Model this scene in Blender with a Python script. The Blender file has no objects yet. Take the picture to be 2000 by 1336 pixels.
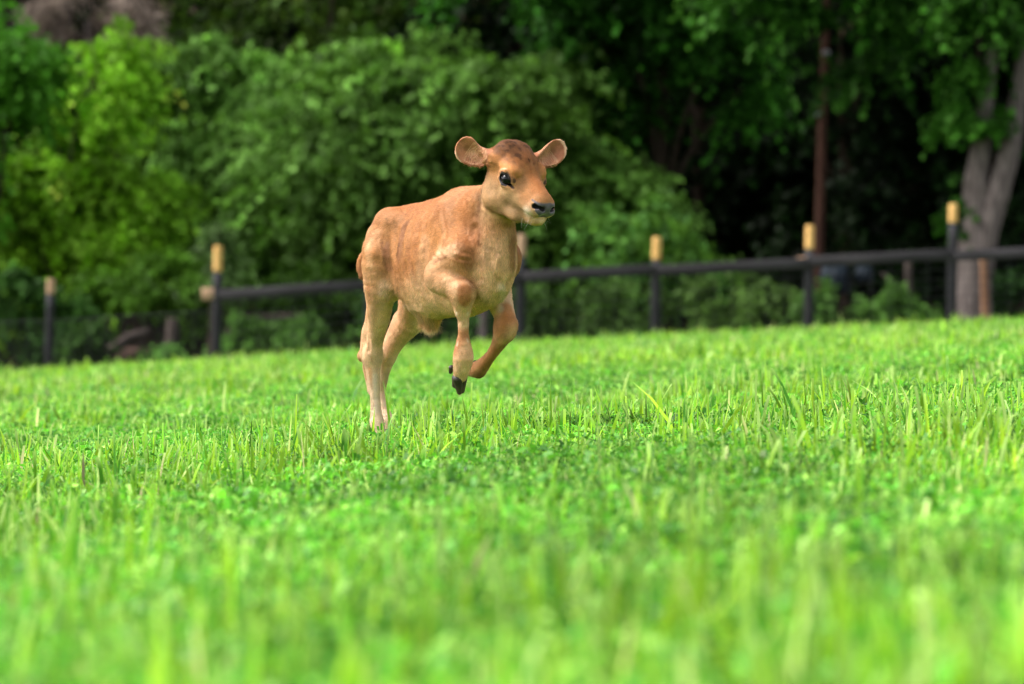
import bpy, math, random
import numpy as np
from mathutils import Vector, Matrix

rng = np.random.default_rng(7)
random.seed(7)
scene = bpy.context.scene
col = scene.collection

# ------------------------------------------------------------------ camera
F = 4722.0            # focal length in photo pixels (85 mm on 36 mm, 2000 px wide)
CZ, HV = 0.40, 628.0  # camera height, horizon row
cam_d = bpy.data.cameras.new('camera')
cam = bpy.data.objects.new('camera', cam_d); col.objects.link(cam)
cam.location = (0, 0, CZ); cam.rotation_euler = (math.radians(90), 0, 0)
cam_d.lens = 85.0; cam_d.sensor_width = 36.0
cam_d.shift_y = (HV - 668.0) / 2000.0
cam_d.clip_start = 0.05; cam_d.clip_end = 500
cam_d.dof.use_dof = True
cam_d.dof.focus_distance = 7.1
cam_d.dof.aperture_fstop = 2.8
scene.camera = cam

# ------------------------------------------------------------------ light
SUN_EL, SUN_AZ = math.radians(52), math.radians(-90)     # azimuth from +Y towards +X
w = bpy.data.worlds.new('World'); scene.world = w; w.use_nodes = True
nt = w.node_tree; nt.nodes.clear()
wo = nt.nodes.new('ShaderNodeOutputWorld'); bg = nt.nodes.new('ShaderNodeBackground')
sk = nt.nodes.new('ShaderNodeTexSky'); sk.sky_type = 'NISHITA'; sk.sun_disc = False
sk.sun_elevation = SUN_EL; sk.sun_rotation = SUN_AZ
sk.dust_density = 4.0; sk.ozone_density = 1.0
hs = nt.nodes.new('ShaderNodeHueSaturation'); hs.inputs['Saturation'].default_value = 0.30
nt.links.new(sk.outputs[0], hs.inputs['Color']); nt.links.new(hs.outputs[0], bg.inputs[0])
bg.inputs[1].default_value = 0.12
nt.links.new(bg.outputs[0], wo.inputs[0])
sl = bpy.data.lights.new('sun', 'SUN'); sl.energy = 1.35; sl.angle = math.radians(42)
sl.color = (1.0, 0.96, 0.90)
sun = bpy.data.objects.new('sun', sl); col.objects.link(sun)
sd = Vector((math.sin(SUN_AZ) * math.cos(SUN_EL), math.cos(SUN_AZ) * math.cos(SUN_EL), math.sin(SUN_EL)))
sun.rotation_euler = sd.to_track_quat('Z', 'Y').to_euler(); sun.location = sd * 30
scene.view_settings.view_transform = 'Standard'; scene.view_settings.look = 'None'
scene.view_settings.exposure = 1.5; scene.view_settings.gamma = 1.0
scene.cycles.use_denoising = True
scene.cycles.max_bounces = 6; scene.cycles.diffuse_bounces = 3; scene.cycles.glossy_bounces = 2
scene.cycles.transmission_bounces = 3; scene.cycles.transparent_max_bounces = 4
scene.cycles.sample_clamp_indirect = 4.0
scene.cycles.filter_width = 1.3

def gz(x, y):
    """ground height"""
    return 0.05 * np.clip(x, -40, 40)

def at(u, v, Y):
    return Vector(((u - 1000) / F * Y, Y, CZ + (HV - v) / F * Y))

# ------------------------------------------------------------------ helpers
def tag(o, label=None, cat=None, group=None, kind=None):
    if label: o['label'] = label
    if cat: o['category'] = cat
    if group: o['group'] = group
    if kind: o['kind'] = kind
    return o

def empty(name, loc=(0, 0, 0), rz=0.0):
    o = bpy.data.objects.new(name, None); o.empty_display_size = 0.2
    col.objects.link(o); o.location = loc; o.rotation_euler = (0, 0, rz)
    return o

def mesh_np(name, verts, faces, mat=None, parent=None, cols=None, smooth=False, normals=None, loc=None):
    """verts (n,3), faces (m,k) of one k; linked as ONE object"""
    verts = np.asarray(verts, np.float32); faces = np.asarray(faces, np.int32)
    me = bpy.data.meshes.new(name)
    n, (m, k) = len(verts), faces.shape
    me.vertices.add(n); me.vertices.foreach_set('co', verts.ravel())
    me.loops.add(m * k); me.loops.foreach_set('vertex_index', faces.ravel())
    me.polygons.add(m); me.polygons.foreach_set('loop_start', np.arange(0, m * k, k, dtype=np.int32))
    if smooth: me.polygons.foreach_set('use_smooth', np.ones(m, bool))
    if cols is not None:
        ca = me.color_attributes.new('tint', 'FLOAT_COLOR', 'POINT')
        c4 = np.ones((n, 4), np.float32); c4[:, :cols.shape[1]] = cols
        ca.data.foreach_set('color', c4.ravel())
    me.update(calc_edges=True)
    if normals is not None:
        me.normals_split_custom_set_from_vertices(np.asarray(normals, np.float32))
    if mat: me.materials.append(mat)
    o = bpy.data.objects.new(name, me); col.objects.link(o)
    if parent: o.parent = parent
    if loc is not None: o.location = loc
    return o

def new_mat(name):
    m = bpy.data.materials.new(name); m.use_nodes = True
    n = m.node_tree; n.nodes.clear()
    out = n.nodes.new('ShaderNodeOutputMaterial'); p = n.nodes.new('ShaderNodeBsdfPrincipled')
    n.links.new(p.outputs[0], out.inputs[0])
    return m, n, p, out

def noise_mat(name, c1, c2, scale=5.0, rough=0.9, stretch=(1, 1, 1), bump=0.0, spec=0.2, detail=5):
    m, n, p, out = new_mat(name)
    tc = n.nodes.new('ShaderNodeTexCoord'); mp = n.nodes.new('ShaderNodeMapping')
    mp.inputs['Scale'].default_value = stretch
    nz = n.nodes.new('ShaderNodeTexNoise'); nz.inputs['Scale'].default_value = scale; nz.inputs['Detail'].default_value = detail
    cr = n.nodes.new('ShaderNodeValToRGB')
    cr.color_ramp.elements[0].position = 0.32; cr.color_ramp.elements[1].position = 0.68
    cr.color_ramp.elements[0].color = (*c1, 1); cr.color_ramp.elements[1].color = (*c2, 1)
    n.links.new(tc.outputs['Object'], mp.inputs[0]); n.links.new(mp.outputs[0], nz.inputs['Vector'])
    n.links.new(nz.outputs[0], cr.inputs[0]); n.links.new(cr.outputs[0], p.inputs['Base Color'])
    p.inputs['Roughness'].default_value = rough; p.inputs['Specular IOR Level'].default_value = spec
    if bump:
        b = n.nodes.new('ShaderNodeBump'); b.inputs['Strength'].default_value = bump; b.inputs['Distance'].default_value = 0.02
        n.links.new(nz.outputs[0], b.inputs['Height']); n.links.new(b.outputs[0], p.inputs['Normal'])
    return m

def leaf_mat(name, trans=0.35, rough=0.5, spec=0.35, gain=1.0):
    """colour from the mesh's own tint, part of the light passes through"""
    m, n, p, out = new_mat(name)
    at_ = n.nodes.new('ShaderNodeAttribute'); at_.attribute_name = 'tint'
    src = at_.outputs['Color']
    n.links.new(src, p.inputs['Base Color']); p.inputs['Roughness'].default_value = rough
    p.inputs['Specular IOR Level'].default_value = spec
    tr = n.nodes.new('ShaderNodeBsdfTranslucent'); n.links.new(src, tr.inputs[0])
    mx = n.nodes.new('ShaderNodeMixShader'); mx.inputs[0].default_value = trans
    n.links.new(p.outputs[0], mx.inputs[1]); n.links.new(tr.outputs[0], mx.inputs[2])
    n.links.new(mx.outputs[0], out.inputs[0])
    return m

def lerp(a, b, t): return a + (b - a) * t
def sstep(a, b, x):
    t = np.clip((x - a) / (b - a), 0, 1); return t * t * (3 - 2 * t)

class VNoise:
    """smooth value noise on a random lattice"""
    def __init__(self, seed):
        self.g = np.random.default_rng(seed).random((32, 32, 32)).astype(np.float32)
    def __call__(self, p, s):
        q = np.asarray(p, np.float32) * s
        i = np.floor(q).astype(np.int32); f = q - i; f = f * f * (3 - 2 * f)
        r = 0
        for dx in (0, 1):
            for dy in (0, 1):
                for dz in (0, 1):
                    wt = (f[..., 0] if dx else 1 - f[..., 0]) * (f[..., 1] if dy else 1 - f[..., 1]) * (f[..., 2] if dz else 1 - f[..., 2])
                    r = r + wt * self.g[(i[..., 0] + dx) % 32, (i[..., 1] + dy) % 32, (i[..., 2] + dz) % 32]
        return r
vn = VNoise(3)

# ------------------------------------------------------------------ implicit-surface modelling
class Field:
    def __init__(self, lo, hi, h):
        self.lo = np.array(lo, np.float32); self.h = h
        self.n = np.ceil((np.array(hi) - self.lo) / h).astype(int) + 1
        self.D = np.full(self.n, 1.0, np.float32)
    def box(self, lo, hi):
        a = np.clip(np.floor((np.array(lo) - self.lo) / self.h).astype(int), 0, self.n)
        b = np.clip(np.ceil((np.array(hi) - self.lo) / self.h).astype(int) + 1, 0, self.n)
        s = tuple(slice(x, y) for x, y in zip(a, b))
        X, Y, Z = [(self.lo[i] + self.h * np.arange(a[i], b[i])).astype(np.float32) for i in range(3)]
        return s, X[:, None, None], Y[None, :, None], Z[None, None, :]
    def apply(self, fn, lo, hi, k, mode='u'):
        m = k + 3 * self.h + 0.006
        s, X, Y, Z = self.box(np.array(lo) - m, np.array(hi) + m)
        if 0 in self.D[s].shape: return
        d = fn(X, Y, Z).astype(np.float32); D = self.D[s]
        if mode == 'u':
            hh = np.maximum(k - np.abs(D - d), 0) / max(k, 1e-6)
            self.D[s] = np.minimum(D, d) - hh * hh * k * 0.25
        else:
            d = -d; hh = np.maximum(k - np.abs(D - d), 0) / max(k, 1e-6)
            self.D[s] = np.maximum(D, d) + hh * hh * k * 0.25
    def rc(self, a, b, ra, rb, k=0.02, mode='u'):
        a = np.array(a, float); b = np.array(b, float); ab = b - a; L2 = max((ab ** 2).sum(), 1e-9)
        def fn(X, Y, Z):
            px, py, pz = X - a[0], Y - a[1], Z - a[2]
            h = np.clip((px * ab[0] + py * ab[1] + pz * ab[2]) / L2, 0, 1)
            return np.sqrt((px - h * ab[0]) ** 2 + (py - h * ab[1]) ** 2 + (pz - h * ab[2]) ** 2) - (ra + h * (rb - ra))
        r = max(ra, rb)
        self.apply(fn, np.minimum(a, b) - r, np.maximum(a, b) + r, k, mode)
    def chain(self, pts, k=0.02):
        """pts: list of (point, radius); a smooth tapered tube through them"""
        P = np.array([np.asarray(q[0], float) for q in pts]); r = np.array([q[1] for q in pts])
        # Catmull-Rom through the joints
        n = len(P); Pe = np.vstack([2 * P[0] - P[1], P, 2 * P[-1] - P[-2]]); re = np.concatenate([[r[0]], r, [r[-1]]])
        C = []; R = []
        for i in range(n - 1):
            for t in np.linspace(0, 1, 4, endpoint=False):
                w_ = np.array([-t ** 3 + 2 * t * t - t, 3 * t ** 3 - 5 * t * t + 2, -3 * t ** 3 + 4 * t * t + t, t ** 3 - t * t]) * .5
                wl = .5 * w_ + .5 * np.array([0, 1 - t, t, 0])
                C.append(wl @ Pe[i:i + 4]); R.append(w_ @ re[i:i + 4])
        C.append(P[-1]); R.append(r[-1]); C = np.array(C); R = np.array(R)
        def fn(X, Y, Z):
            best = None
            for a, b, ra, rb in zip(C[:-1], C[1:], R[:-1], R[1:]):
                ab = b - a; L2 = max((ab ** 2).sum(), 1e-9); px, py, pz = X - a[0], Y - a[1], Z - a[2]
                h = np.clip((px * ab[0] + py * ab[1] + pz * ab[2]) / L2, 0, 1)
                d = np.sqrt((px - h * ab[0]) ** 2 + (py - h * ab[1]) ** 2 + (pz - h * ab[2]) ** 2) - (ra + h * (rb - ra))
                best = d if best is None else np.minimum(best, d)
            return best
        rm = R.max(); self.apply(fn, C.min(0) - rm, C.max(0) + rm, k)
    def ell(self, c, r, k=0.02, R=None, mode='u'):
        c = np.array(c, float); r = np.array(r, float)
        R = np.eye(3) if R is None else np.array(R, float)      # rows = local axes
        def fn(X, Y, Z):
            px, py, pz = X - c[0], Y - c[1], Z - c[2]
            q = [R[i, 0] * px + R[i, 1] * py + R[i, 2] * pz for i in range(3)]
            k0 = np.sqrt(sum((q[i] / r[i]) ** 2 for i in range(3))); k1 = np.sqrt(sum((q[i] / r[i] ** 2) ** 2 for i in range(3)))
            return k0 * (k0 - 1) / np.maximum(k1, 1e-6)
        e = np.sqrt(((R * r[:, None]) ** 2).sum(0))
        self.apply(fn, c - e, c + e, k, mode)
    def nets(self):
        D = self.D; ins = D < 0
        c = [ins[dx:ins.shape[0] - 1 + dx, dy:ins.shape[1] - 1 + dy, dz:ins.shape[2] - 1 + dz] for dx in (0, 1) for dy in (0, 1) for dz in (0, 1)]
        al = c[0].copy(); an = c[0].copy()
        for q in c[1:]: al &= q; an |= q
        act = an & ~al
        I = np.argwhere(act); idx = np.full(act.shape, -1, np.int32); idx[act] = np.arange(len(I))
        acc = np.zeros((len(I), 3)); cnt = np.zeros(len(I))
        C = [(dx, dy, dz) for dx in (0, 1) for dy in (0, 1) for dz in (0, 1)]
        V = {q: D[I[:, 0] + q[0], I[:, 1] + q[1], I[:, 2] + q[2]].astype(float) for q in C}
        for p in C:
            for ax in range(3):
                if p[ax]: continue
                q = list(p); q[ax] = 1; q = tuple(q)
                x = (V[p] < 0) != (V[q] < 0)
                t = V[p][x] / (V[p][x] - V[q][x])
                pt = np.tile(np.array(p, float), (x.sum(), 1)); pt[:, ax] = t
                acc[x] += pt; cnt[x] += 1
        verts = self.lo + self.h * (I + acc / cnt[:, None])
        faces = []
        for ax in range(3):
            o1, o2 = [(1, 2), (2, 0), (0, 1)][ax]
            s0 = [slice(1, -1)] * 3; s1 = [slice(1, -1)] * 3
            s0[ax] = slice(0, -1); s1[ax] = slice(1, None)
            a = ins[tuple(s0)]; b = ins[tuple(s1)]
            E = np.argwhere(a != b); fl = a[a != b]
            E = E + 1; E[:, ax] -= 1
            def g(d1, d2):
                e = E.copy(); e[:, o1] += d1; e[:, o2] += d2
                return idx[e[:, 0], e[:, 1], e[:, 2]]
            Q = np.stack([g(-1, -1), g(0, -1), g(0, 0), g(-1, 0)], 1)
            Q[~fl] = Q[~fl][:, ::-1]
            faces.append(Q)
        return verts.astype(np.float32), np.concatenate(faces)

def vnormals(v, f):
    n = np.cross(v[f[:, 2]] - v[f[:, 0]], v[f[:, 3]] - v[f[:, 1]])
    N = np.zeros_like(v)
    for i in range(4): np.add.at(N, f[:, i], n)
    return N / np.maximum(np.linalg.norm(N, axis=1, keepdims=True), 1e-9)

def relax(v, f, it=2, lam=0.5):
    e = np.concatenate([f[:, [0, 1]], f[:, [1, 2]], f[:, [2, 3]], f[:, [3, 0]]])
    for _ in range(it):
        s = np.zeros_like(v); c = np.zeros(len(v), np.float32)
        np.add.at(s, e[:, 0], v[e[:, 1]]); np.add.at(s, e[:, 1], v[e[:, 0]])
        np.add.at(c, e[:, 0], 1); np.add.at(c, e[:, 1], 1)
        v = v + lam * (s / c[:, None] - v)
    return v

#==CALF==
# ------------------------------------------------------------------ the calf
# calf frame: s forward, y to its left, z up;  lateral t = to its right = -y
YAW = math.radians(-55); X0, Y0 = -0.2024, 7.3
ca, sa = math.cos(YAW), math.sin(YAW)

def ray(u, v):                 # direction of a photo point, in world
    return np.array([(u - 1000) / F, 1.0, (HV - v) / F])
def toB(pw):
    x, y, z = pw[0] - X0, pw[1] - Y0, pw[2]
    return np.array([x * ca + y * sa, -x * sa + y * ca, z])
def Q(u, v, t):
    """point of the calf's sagittal plane offset t (to its right) seen at photo point"""
    o = toB(np.array([0, 0, CZ])); d = toB(np.array([X0, Y0, 0]) + ray(u, v))
    d = np.array([d[0], d[1], ray(u, v)[2]])
    k = (-t - o[1]) / d[1]
    return o + k * d
def W(u, v, Y):
    return toB(np.array([0, 0, CZ]) + ray(u, v) * Y)
def pix(p):
    """calf frame -> photo pixels"""
    p = np.asarray(p); x = p[..., 0] * ca - p[..., 1] * sa + X0; y = p[..., 0] * sa + p[..., 1] * ca + Y0
    return 1000 + x / y * F, HV - (p[..., 2] - CZ) / y * F

VOX = 0.003
FD = Field((-0.56, -0.30, -0.06), (0.66, 0.30, 1.02), VOX)

# trunk: s, centre height, half height, half width
TR = np.array([(-.335, .665, .015, .015), (-.325, .660, .045, .045), (-.30, .650, .078, .075), (-.25, .640, .103, .098), (-.19, .612, .140, .105),
               (-.10, .587, .163, .113), (0, .587, .176, .118), (.08, .598, .181, .110), (.15, .612, .176, .098), (.21, .600, .150, .086),
               (.26, .580, .115, .070), (.295, .565, .070, .048), (.305, .560, .02, .02)])
def trunk(X, Y, Z):
    s = X[:, 0, 0]
    g = [np.interp(s, TR[:, 0], TR[:, i])[:, None, None] for i in (1, 2, 3)]
    ty = np.abs(Y) / g[2]; tz = (Z - g[0]) / g[1]
    # fuller below, narrower along the spine
    ty = ty * (1 + 0.16 * np.clip(tz, 0, 1))
    r = (ty ** 2.2 + np.abs(tz) ** 2.2) ** (1 / 2.2)
    d = (r - 1) * np.minimum(g[1], g[2]) * 0.9
    return np.maximum(d, np.maximum(TR[0, 0] - X, X - TR[-1, 0]))
FD.apply(trunk, (-.35, -.14, .38), (.32, .14, .82), 0.0)

def sy(p, t):  # mirror
    return (p[0], -t, p[2])

for sgn in (1, -1):
    # haunch, hip bone, pin bone
    FD.ell((-.235, -sgn * .066, .60), (.075, .043, .12), 0.05)
    FD.rc((-.215, -sgn * .065, .715), (-.17, -sgn * .078, .71), .022, .016, 0.05)
    FD.rc((-.31, -sgn * .042, .665), (-.325, -sgn * .04, .64), .028, .02, 0.04)
    # shoulder blade and point of shoulder
    FD.rc((.105, -sgn * .050, .70), (.195, -sgn * .078, .60), .032, .036, 0.05)
    FD.ell((.222, -sgn * .078, .575), (.040, .032, .048), 0.03)
# withers
FD.rc((.09, 0, .750), (.16, 0, .752), .022, .026, 0.05)
FD.chain([((-.30, 0, .703), .018), ((-.17, 0, .724), .018), ((-.10, 0, .732), .018), ((-.03, 0, .742), .018), ((.035, 0, .758), .018), ((.10, 0, .768), .018)], 0.045)
# brisket ridge
FD.chain([((.20, 0, .72), .05), ((.275, 0, .63), .048), ((.282, 0, .56), .04), ((.235, 0, .500), .040), ((.12, 0, .475), .05)], 0.04)
# belly tuft (navel and sheath)
FD.rc(Q(842, 602, .02), Q(843, 622, .015), .030, .009, 0.05)
FD.rc(Q(820, 600, .02), Q(826, 622, .01), .026, .008, 0.04)

# hind legs ----------------------------------------------------------
# near (right) hind
st = Q(744, 560, .085); hk = Q(727, 694, .052)
FD.chain([((-.215, -.075, .60), .072), (st, .050), (Q(740, 622, .068), .034), (Q(734, 662, .056), .025), (hk, .0275)], 0.035)
FD.rc(Q(730, 600, .065), Q(710, 692, .050), .020, .013, 0.03); FD.rc(Q(722, 650, .058), Q(718, 694, .052), .020, .018, 0.02)        # tendon of the hock
FD.ell(Q(706, 696, .05), (.013, .012, .017), 0.014)
FD.chain([(hk, .0300), (Q(728, 720, .05), .0245), (Q(731, 748, .048), .0175), (Q(733, 780, .045), .0150), (Q(735, 812, .045), .0185), (Q(736, 828, .045), .0225), (Q(741, 850, .045), .018)], 0.02)
FD.rc(Q(719, 720, .050), Q(725, 762, .047), .015, .011, 0.02)
# far (left) hind
st2 = Q(806, 618, -.075); hk2 = Q(756, 696, -.045)
FD.chain([((-.225, .070, .60), .070), (st2, .048), (Q(780, 658, -.06), .030), (hk2, .0245)], 0.02)
FD.rc(Q(782, 622, -.06), Q(752, 690, -.045), .020, .012, 0.03)
FD.chain([(hk2, .025), (Q(750, 724, -.042), .0195), (Q(743, 764, -.04), .0155), (Q(748, 798, -.04), .0165), (Q(756, 822, -.04), .022), (Q(760, 842, -.04), .018)], 0.02)

# forelegs -----------------------------------------------------------
# near (right): lifted forward, cannon hanging
el = Q(862, 540, .115); kn = Q(903, 574, .100)
FD.rc((.20, -.085, .59), el, .046, .047, 0.045)
FD.chain([(el, .046), (Q(877, 551, .112), .0435), (Q(890, 562, .106), .036), (kn, .032)], 0.010)
FD.ell(Q(906, 578, .098), (.027, .026, .036), 0.022)
FD.rc(kn, Q(903, 606, .092), .030, .0215, 0.022)
FD.chain([(Q(903, 604, .090), .0205), (Q(905, 630, .085), .0155), (Q(905, 655, .084), .0160), (Q(905, 682, .083), .0250), (Q(905, 698, .082), .0265)], 0.014)
FD.chain([(Q(905, 698, .082), .026), (Q(902, 716, .080), .0262), (Q(899, 733, .076), .0215)], 0.015)
# far (left): forearm hanging, knee bent, cannon folded back
el2 = Q(966, 556, -.098); kn2 = Q(989, 634, -.080)
FD.rc((.19, .080, .59), el2, .044, .046, 0.03)
FD.chain([(el2, .045), (Q(975, 585, -.092), .039), (Q(985, 615, -.083), .031), (kn2, .034)], 0.012)
FD.ell(Q(987, 642, -.078), (.029, .027, .032), 0.02)
FD.chain([(Q(984, 652, -.078), .028), (Q(970, 678, -.080), .0190), (Q(956, 698, -.082), .0165), (Q(942, 714, -.084), .022), (Q(934, 722, -.085), .024)], 0.02)
FD.chain([(Q(934, 722, -.085), .022), (Q(922, 722, -.085), .021), (Q(912, 716, -.085), .018)], 0.012)

# tail ---------------------------------------------------------------
FD.chain([((-.305, 0, .70), .022), ((-.340, -.015, .675), .017), ((-.368, -.032, .63), .014), (Q(709, 503, .05), .013), (Q(707, 522, .05), .016), (Q(710, 540, .05), .011)], 0.015)

# neck and head ------------------------------------------------------
AL, BE = math.radians(31), math.radians(9)
H0 = Q(1018, 348, 0.0)
cb, sb = math.cos(BE), math.sin(BE)
hf0 = np.array([cb, sb, 0]); hr = np.array([sb, -cb, 0])         # forward, right
hf = hf0 * math.cos(AL) + np.array([0, 0, -math.sin(AL)])
hu = hf0 * math.sin(AL) + np.array([0, 0, math.cos(AL)])
RH = np.array([hf, hr, hu])
def Hd(a, b, c): return H0 + a * hf + b * hr + c * hu

FD.chain([(Q(905, 430, 0), .066), (Q(932, 415, 0), .060), (Q(960, 392, 0), .052), (Q(985, 362, 0), .052)], 0.035)
FD.chain([(Q(955, 510, 0), .060), (Q(967, 470, 0), .054), (Q(973, 435, 0), .048), (Q(982, 400, 0), .046)], 0.035)
# skull
FD.ell(Hd(-.055, 0, .008), (.072, .063, .062), 0.03, RH)
FD.ell(Hd(-.034, 0, .036), (.058, .054, .036), 0.025, RH)
FD.ell(Hd(-.070, 0, .044), (.036, .052, .026), 0.03, RH)
for b in (1, -1): FD.ell(Hd(-.066, b * .026, .058), (.024, .018, .014), 0.02, RH)
for b in (1, -1):
    FD.ell(Hd(-.002, b * .053, .027), (.034, .022, .020), 0.022, RH)      # brow
    FD.ell(Hd(.016, b * .048, -.020), (.030, .018, .018), 0.02, RH)       # below the eye
    FD.ell(Hd(-.030, b * .040, -.052), (.052, .024, .046), 0.03, RH)      # cheek
    FD.rc(Hd(-.040, b * .034, -.092), Hd(.060, b * .022, -.087), .027, .020, 0.03)   # jaw
    FD.rc(Hd(.06, b * .020, -.084), Hd(.106, b * .012, -.073), .019, .016, 0.025)
    FD.rc(Hd(.03, b * .030, -.035), Hd(.105, b * .026, -.036), .030, .0245, 0.025)      # side of the muzzle
    FD.ell(Hd(.121, b * .023, -.035), (.023, .0190, .0225), 0.012, RH)      # nostril wing / upper lip
FD.rc(Hd(.0, 0, .0), Hd(.104, 0, -.010), .044, .0245, 0.03)              # nose bridge
FD.ell(Hd(.122, 0, -.023), (.021, .027, .023), 0.014, RH)
FD.ell(Hd(.110, 0, -.070), (.026, .023, .014), 0.014, RH)                # chin
# eyes: socket and lids
EYE = {}
for b in (1, -1):
    ec = Hd(.007, b * .0590, -.001); EYE[b] = ec
    FD.ell(ec + b * hr * .004, (.030, .016, .024), 0.012, RH)
    FD.ell(ec + b * hr * .005 + hf * .002, (.0225, .0215, .0175), 0.005, RH, 's')
    FD.rc(Hd(.024, b * .068, -.006), Hd(.038, b * .058, -.013), .006, .003, 0.006, 's')
    FD.rc(Hd(-.020, b * .067, .006), Hd(.004, b * .0755, .0200), .0042, .0052, 0.008)  # upper lid
    FD.rc(Hd(.004, b * .0755, .0200), Hd(.030, b * .062, .006), .0052, .0042, 0.008)
    FD.rc(Hd(-.018, b * .066, -.012), Hd(.008, b * .0715, -.0205), .0035, .0040, 0.008)
    FD.rc(Hd(.008, b * .0715, -.0205), Hd(.036, b * .058, -.019), .0040, .0030, 0.008)
# nostrils, mouth
for b in (1, -1):
    FD.rc(Hd(.138, b * .0175, -.0265), Hd(.123, b * .036, -.0255), .0080, .0072, 0.005, 's')
    FD.rc(Hd(.146, b * .000, -.0585), Hd(.118, b * .032, -.0565), .0022, .0022, 0.004, 's')
    FD.rc(Hd(.118, b * .034, -.0565), Hd(.066, b * .046, -.050), .0022, .0015, 0.005, 's')
FD.rc(Hd(.147, 0, -.035), Hd(.146, 0, -.055), .0018, .0018, 0.004, 's')

# ears
EARS = {}
for b, (ru, rv_, ry_), (tu, tv, ty_), wmx in ((1, (950, 315, 6.995), (894, 277, 6.975), .0375), (-1, (1044, 321, 7.055), (1102, 279, 7.10), .0325)):
    root = W(ru, rv_, ry_); tip_ = W(tu, tv, ty_); c = (root + tip_) / 2; EL_ = np.linalg.norm(tip_ - root); L = (tip_ - root) / EL_
    view = W(tu, tv, ty_ - 1) - tip_; N = view / np.linalg.norm(view)
    N = N + 0.15 * hf; N -= L * (N @ L); N /= np.linalg.norm(N); Wd = np.cross(N, L); R = np.array([L, Wd, N])
    EARS[b] = (c, R); base = Hd(-.070, b * .050, .026)
    wx = np.array([0, .12, .28, .45, .62, .76, .88, .96, 1.0]) * EL_; wy = np.array([.018, .0225, .0310, .0385, .0430, .0415, .0335, .0205, .003]) / .043 * wmx
    sk_ = .007 * (1 if (Wd @ np.array([0, 0, 1.])) < 0 else -1)
    def ear(X, Y, Z, root=root, L=L, Wd=Wd, N=N, EL_=EL_, wx=wx, wy=wy, sk_=sk_):
        dx, dy, dz = X - root[0], Y - root[1], Z - root[2]
        x = L[0] * dx + L[1] * dy + L[2] * dz; y = Wd[0] * dx + Wd[1] * dy + Wd[2] * dz; z = N[0] * dx + N[1] * dy + N[2] * dz
        w_ = np.interp(x, wx, wy, left=.0, right=.0); y = y - sk_ * np.sin(np.clip(x / EL_, 0, 1) * math.pi)
        t = np.clip(y / np.maximum(w_, .004), -1.3, 1.3); dep = .016 * (1 - np.clip(x / EL_, 0, 1) ** 3 * .75)
        sheet = np.abs(z + dep * (1 - t * t)) / np.sqrt(1 + (2 * dep * t / np.maximum(w_, .01)) ** 2) - .0050 - .002 * (1 - np.clip(x / EL_, 0, 1))
        edge = np.maximum(np.abs(y) - w_, np.maximum(-x, x - EL_))
        return np.where(edge > 0, np.sqrt(np.maximum(sheet, 0) ** 2 + edge ** 2), np.maximum(sheet, edge * .8))
    e_ = np.array([.06, .06, .06]); FD.apply(ear, np.minimum(root, c) - e_, np.maximum(root, c) + e_, 0.008)
    FD.rc(base, root + L * .024 - N * .014, .026, .017, 0.022)
    FD.rc(root + L * .022 + N * .012, root + L * .046 + N * .006, .010, .010, 0.006, 's')

body_v, body_f = FD.nets()
body_v = relax(body_v, body_f, 2, 0.5)
# surface modelling in small: ribs, folds, hair clumps
bn = vnormals(body_v, body_f)
def near(p, c, r0, r1):
    return 1 - sstep(r0, r1, np.linalg.norm(p - np.asarray(c), axis=1))
def seg(p, a, b, r0, r1):
    a = np.asarray(a); b = np.asarray(b); ab = b - a
    h = np.clip(((p - a) @ ab) / (ab @ ab), 0, 1)
    return 1 - sstep(r0, r1, np.linalg.norm(p - (a + h[:, None] * ab), axis=1))
def headc(p):
    q = p - H0; return q @ hf, q @ hr, q @ hu
P_ = body_v.astype(np.float64)
disp = np.zeros(len(P_))
rib = np.sin((P_[:, 0] + 0.35 * (P_[:, 2] - .6)) * 2 * math.pi / 0.042)
ribm = sstep(-.17, -.12, P_[:, 0]) * (1 - sstep(.03, .08, P_[:, 0])) * sstep(.46, .52, P_[:, 2]) * (1 - sstep(.68, .73, P_[:, 2])) * sstep(.07, .10, np.abs(P_[:, 1]))
disp += 0.0028 * rib * ribm; disp += 0.007 * seg(P_, (.315, 0, .66), (.30, 0, .50), .003, .020)
for t in (1, -1):
    disp -= 0.009 * seg(P_, Q(838, 520, .13) * [1, t, 1], Q(846, 575, .12) * [1, t, 1], .003, .014)
    disp -= 0.004 * seg(P_, Q(722, 650, .08) * [1, t, 1], Q(720, 685, .08) * [1, t, 1], .002, .010)
    disp -= 0.008 * seg(P_, (-.165, -t * .12, .63), (-.150, -t * .12, .54), .005, .055)      # flank hollow
    disp -= 0.006 * seg(P_, (.075, -t * .115, .70), (.060, -t * .12, .52), .004, .028)       # behind the shoulder
    disp -= 0.012 * seg(P_, (.25, -t * .052, .67), (.265, -t * .042, .53), .004, .026)       # neck furrow
    disp -= 0.010 * seg(P_, Q(938, 362, .04) * [1, t, 1], Q(931, 415, .07) * [1, t, 1], .003, .016) * sstep(.64, .70, P_[:, 2])
    disp += 0.006 * seg(P_, (.11, -t * .09, .74), (.205, -t * .12, .60), .003, .016)         # blade ridge
disp += 0.003 * np.sin((P_[:, 0] * .5 + P_[:, 2] + .03 * vn(P_, 12)) * 2 * math.pi / .021) * seg(P_, Q(845, 500, .14), Q(905, 500, .10), .004, .03)
disp += 0.004 * (vn(P_, 28) - .5) * sstep(.30, .5, P_[:, 2]) + 0.0015 * (vn(P_, 90) - .5)
body_v = body_v + (bn * disp[:, None]).astype(np.float32)
bn = vnormals(body_v, body_f)

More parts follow.
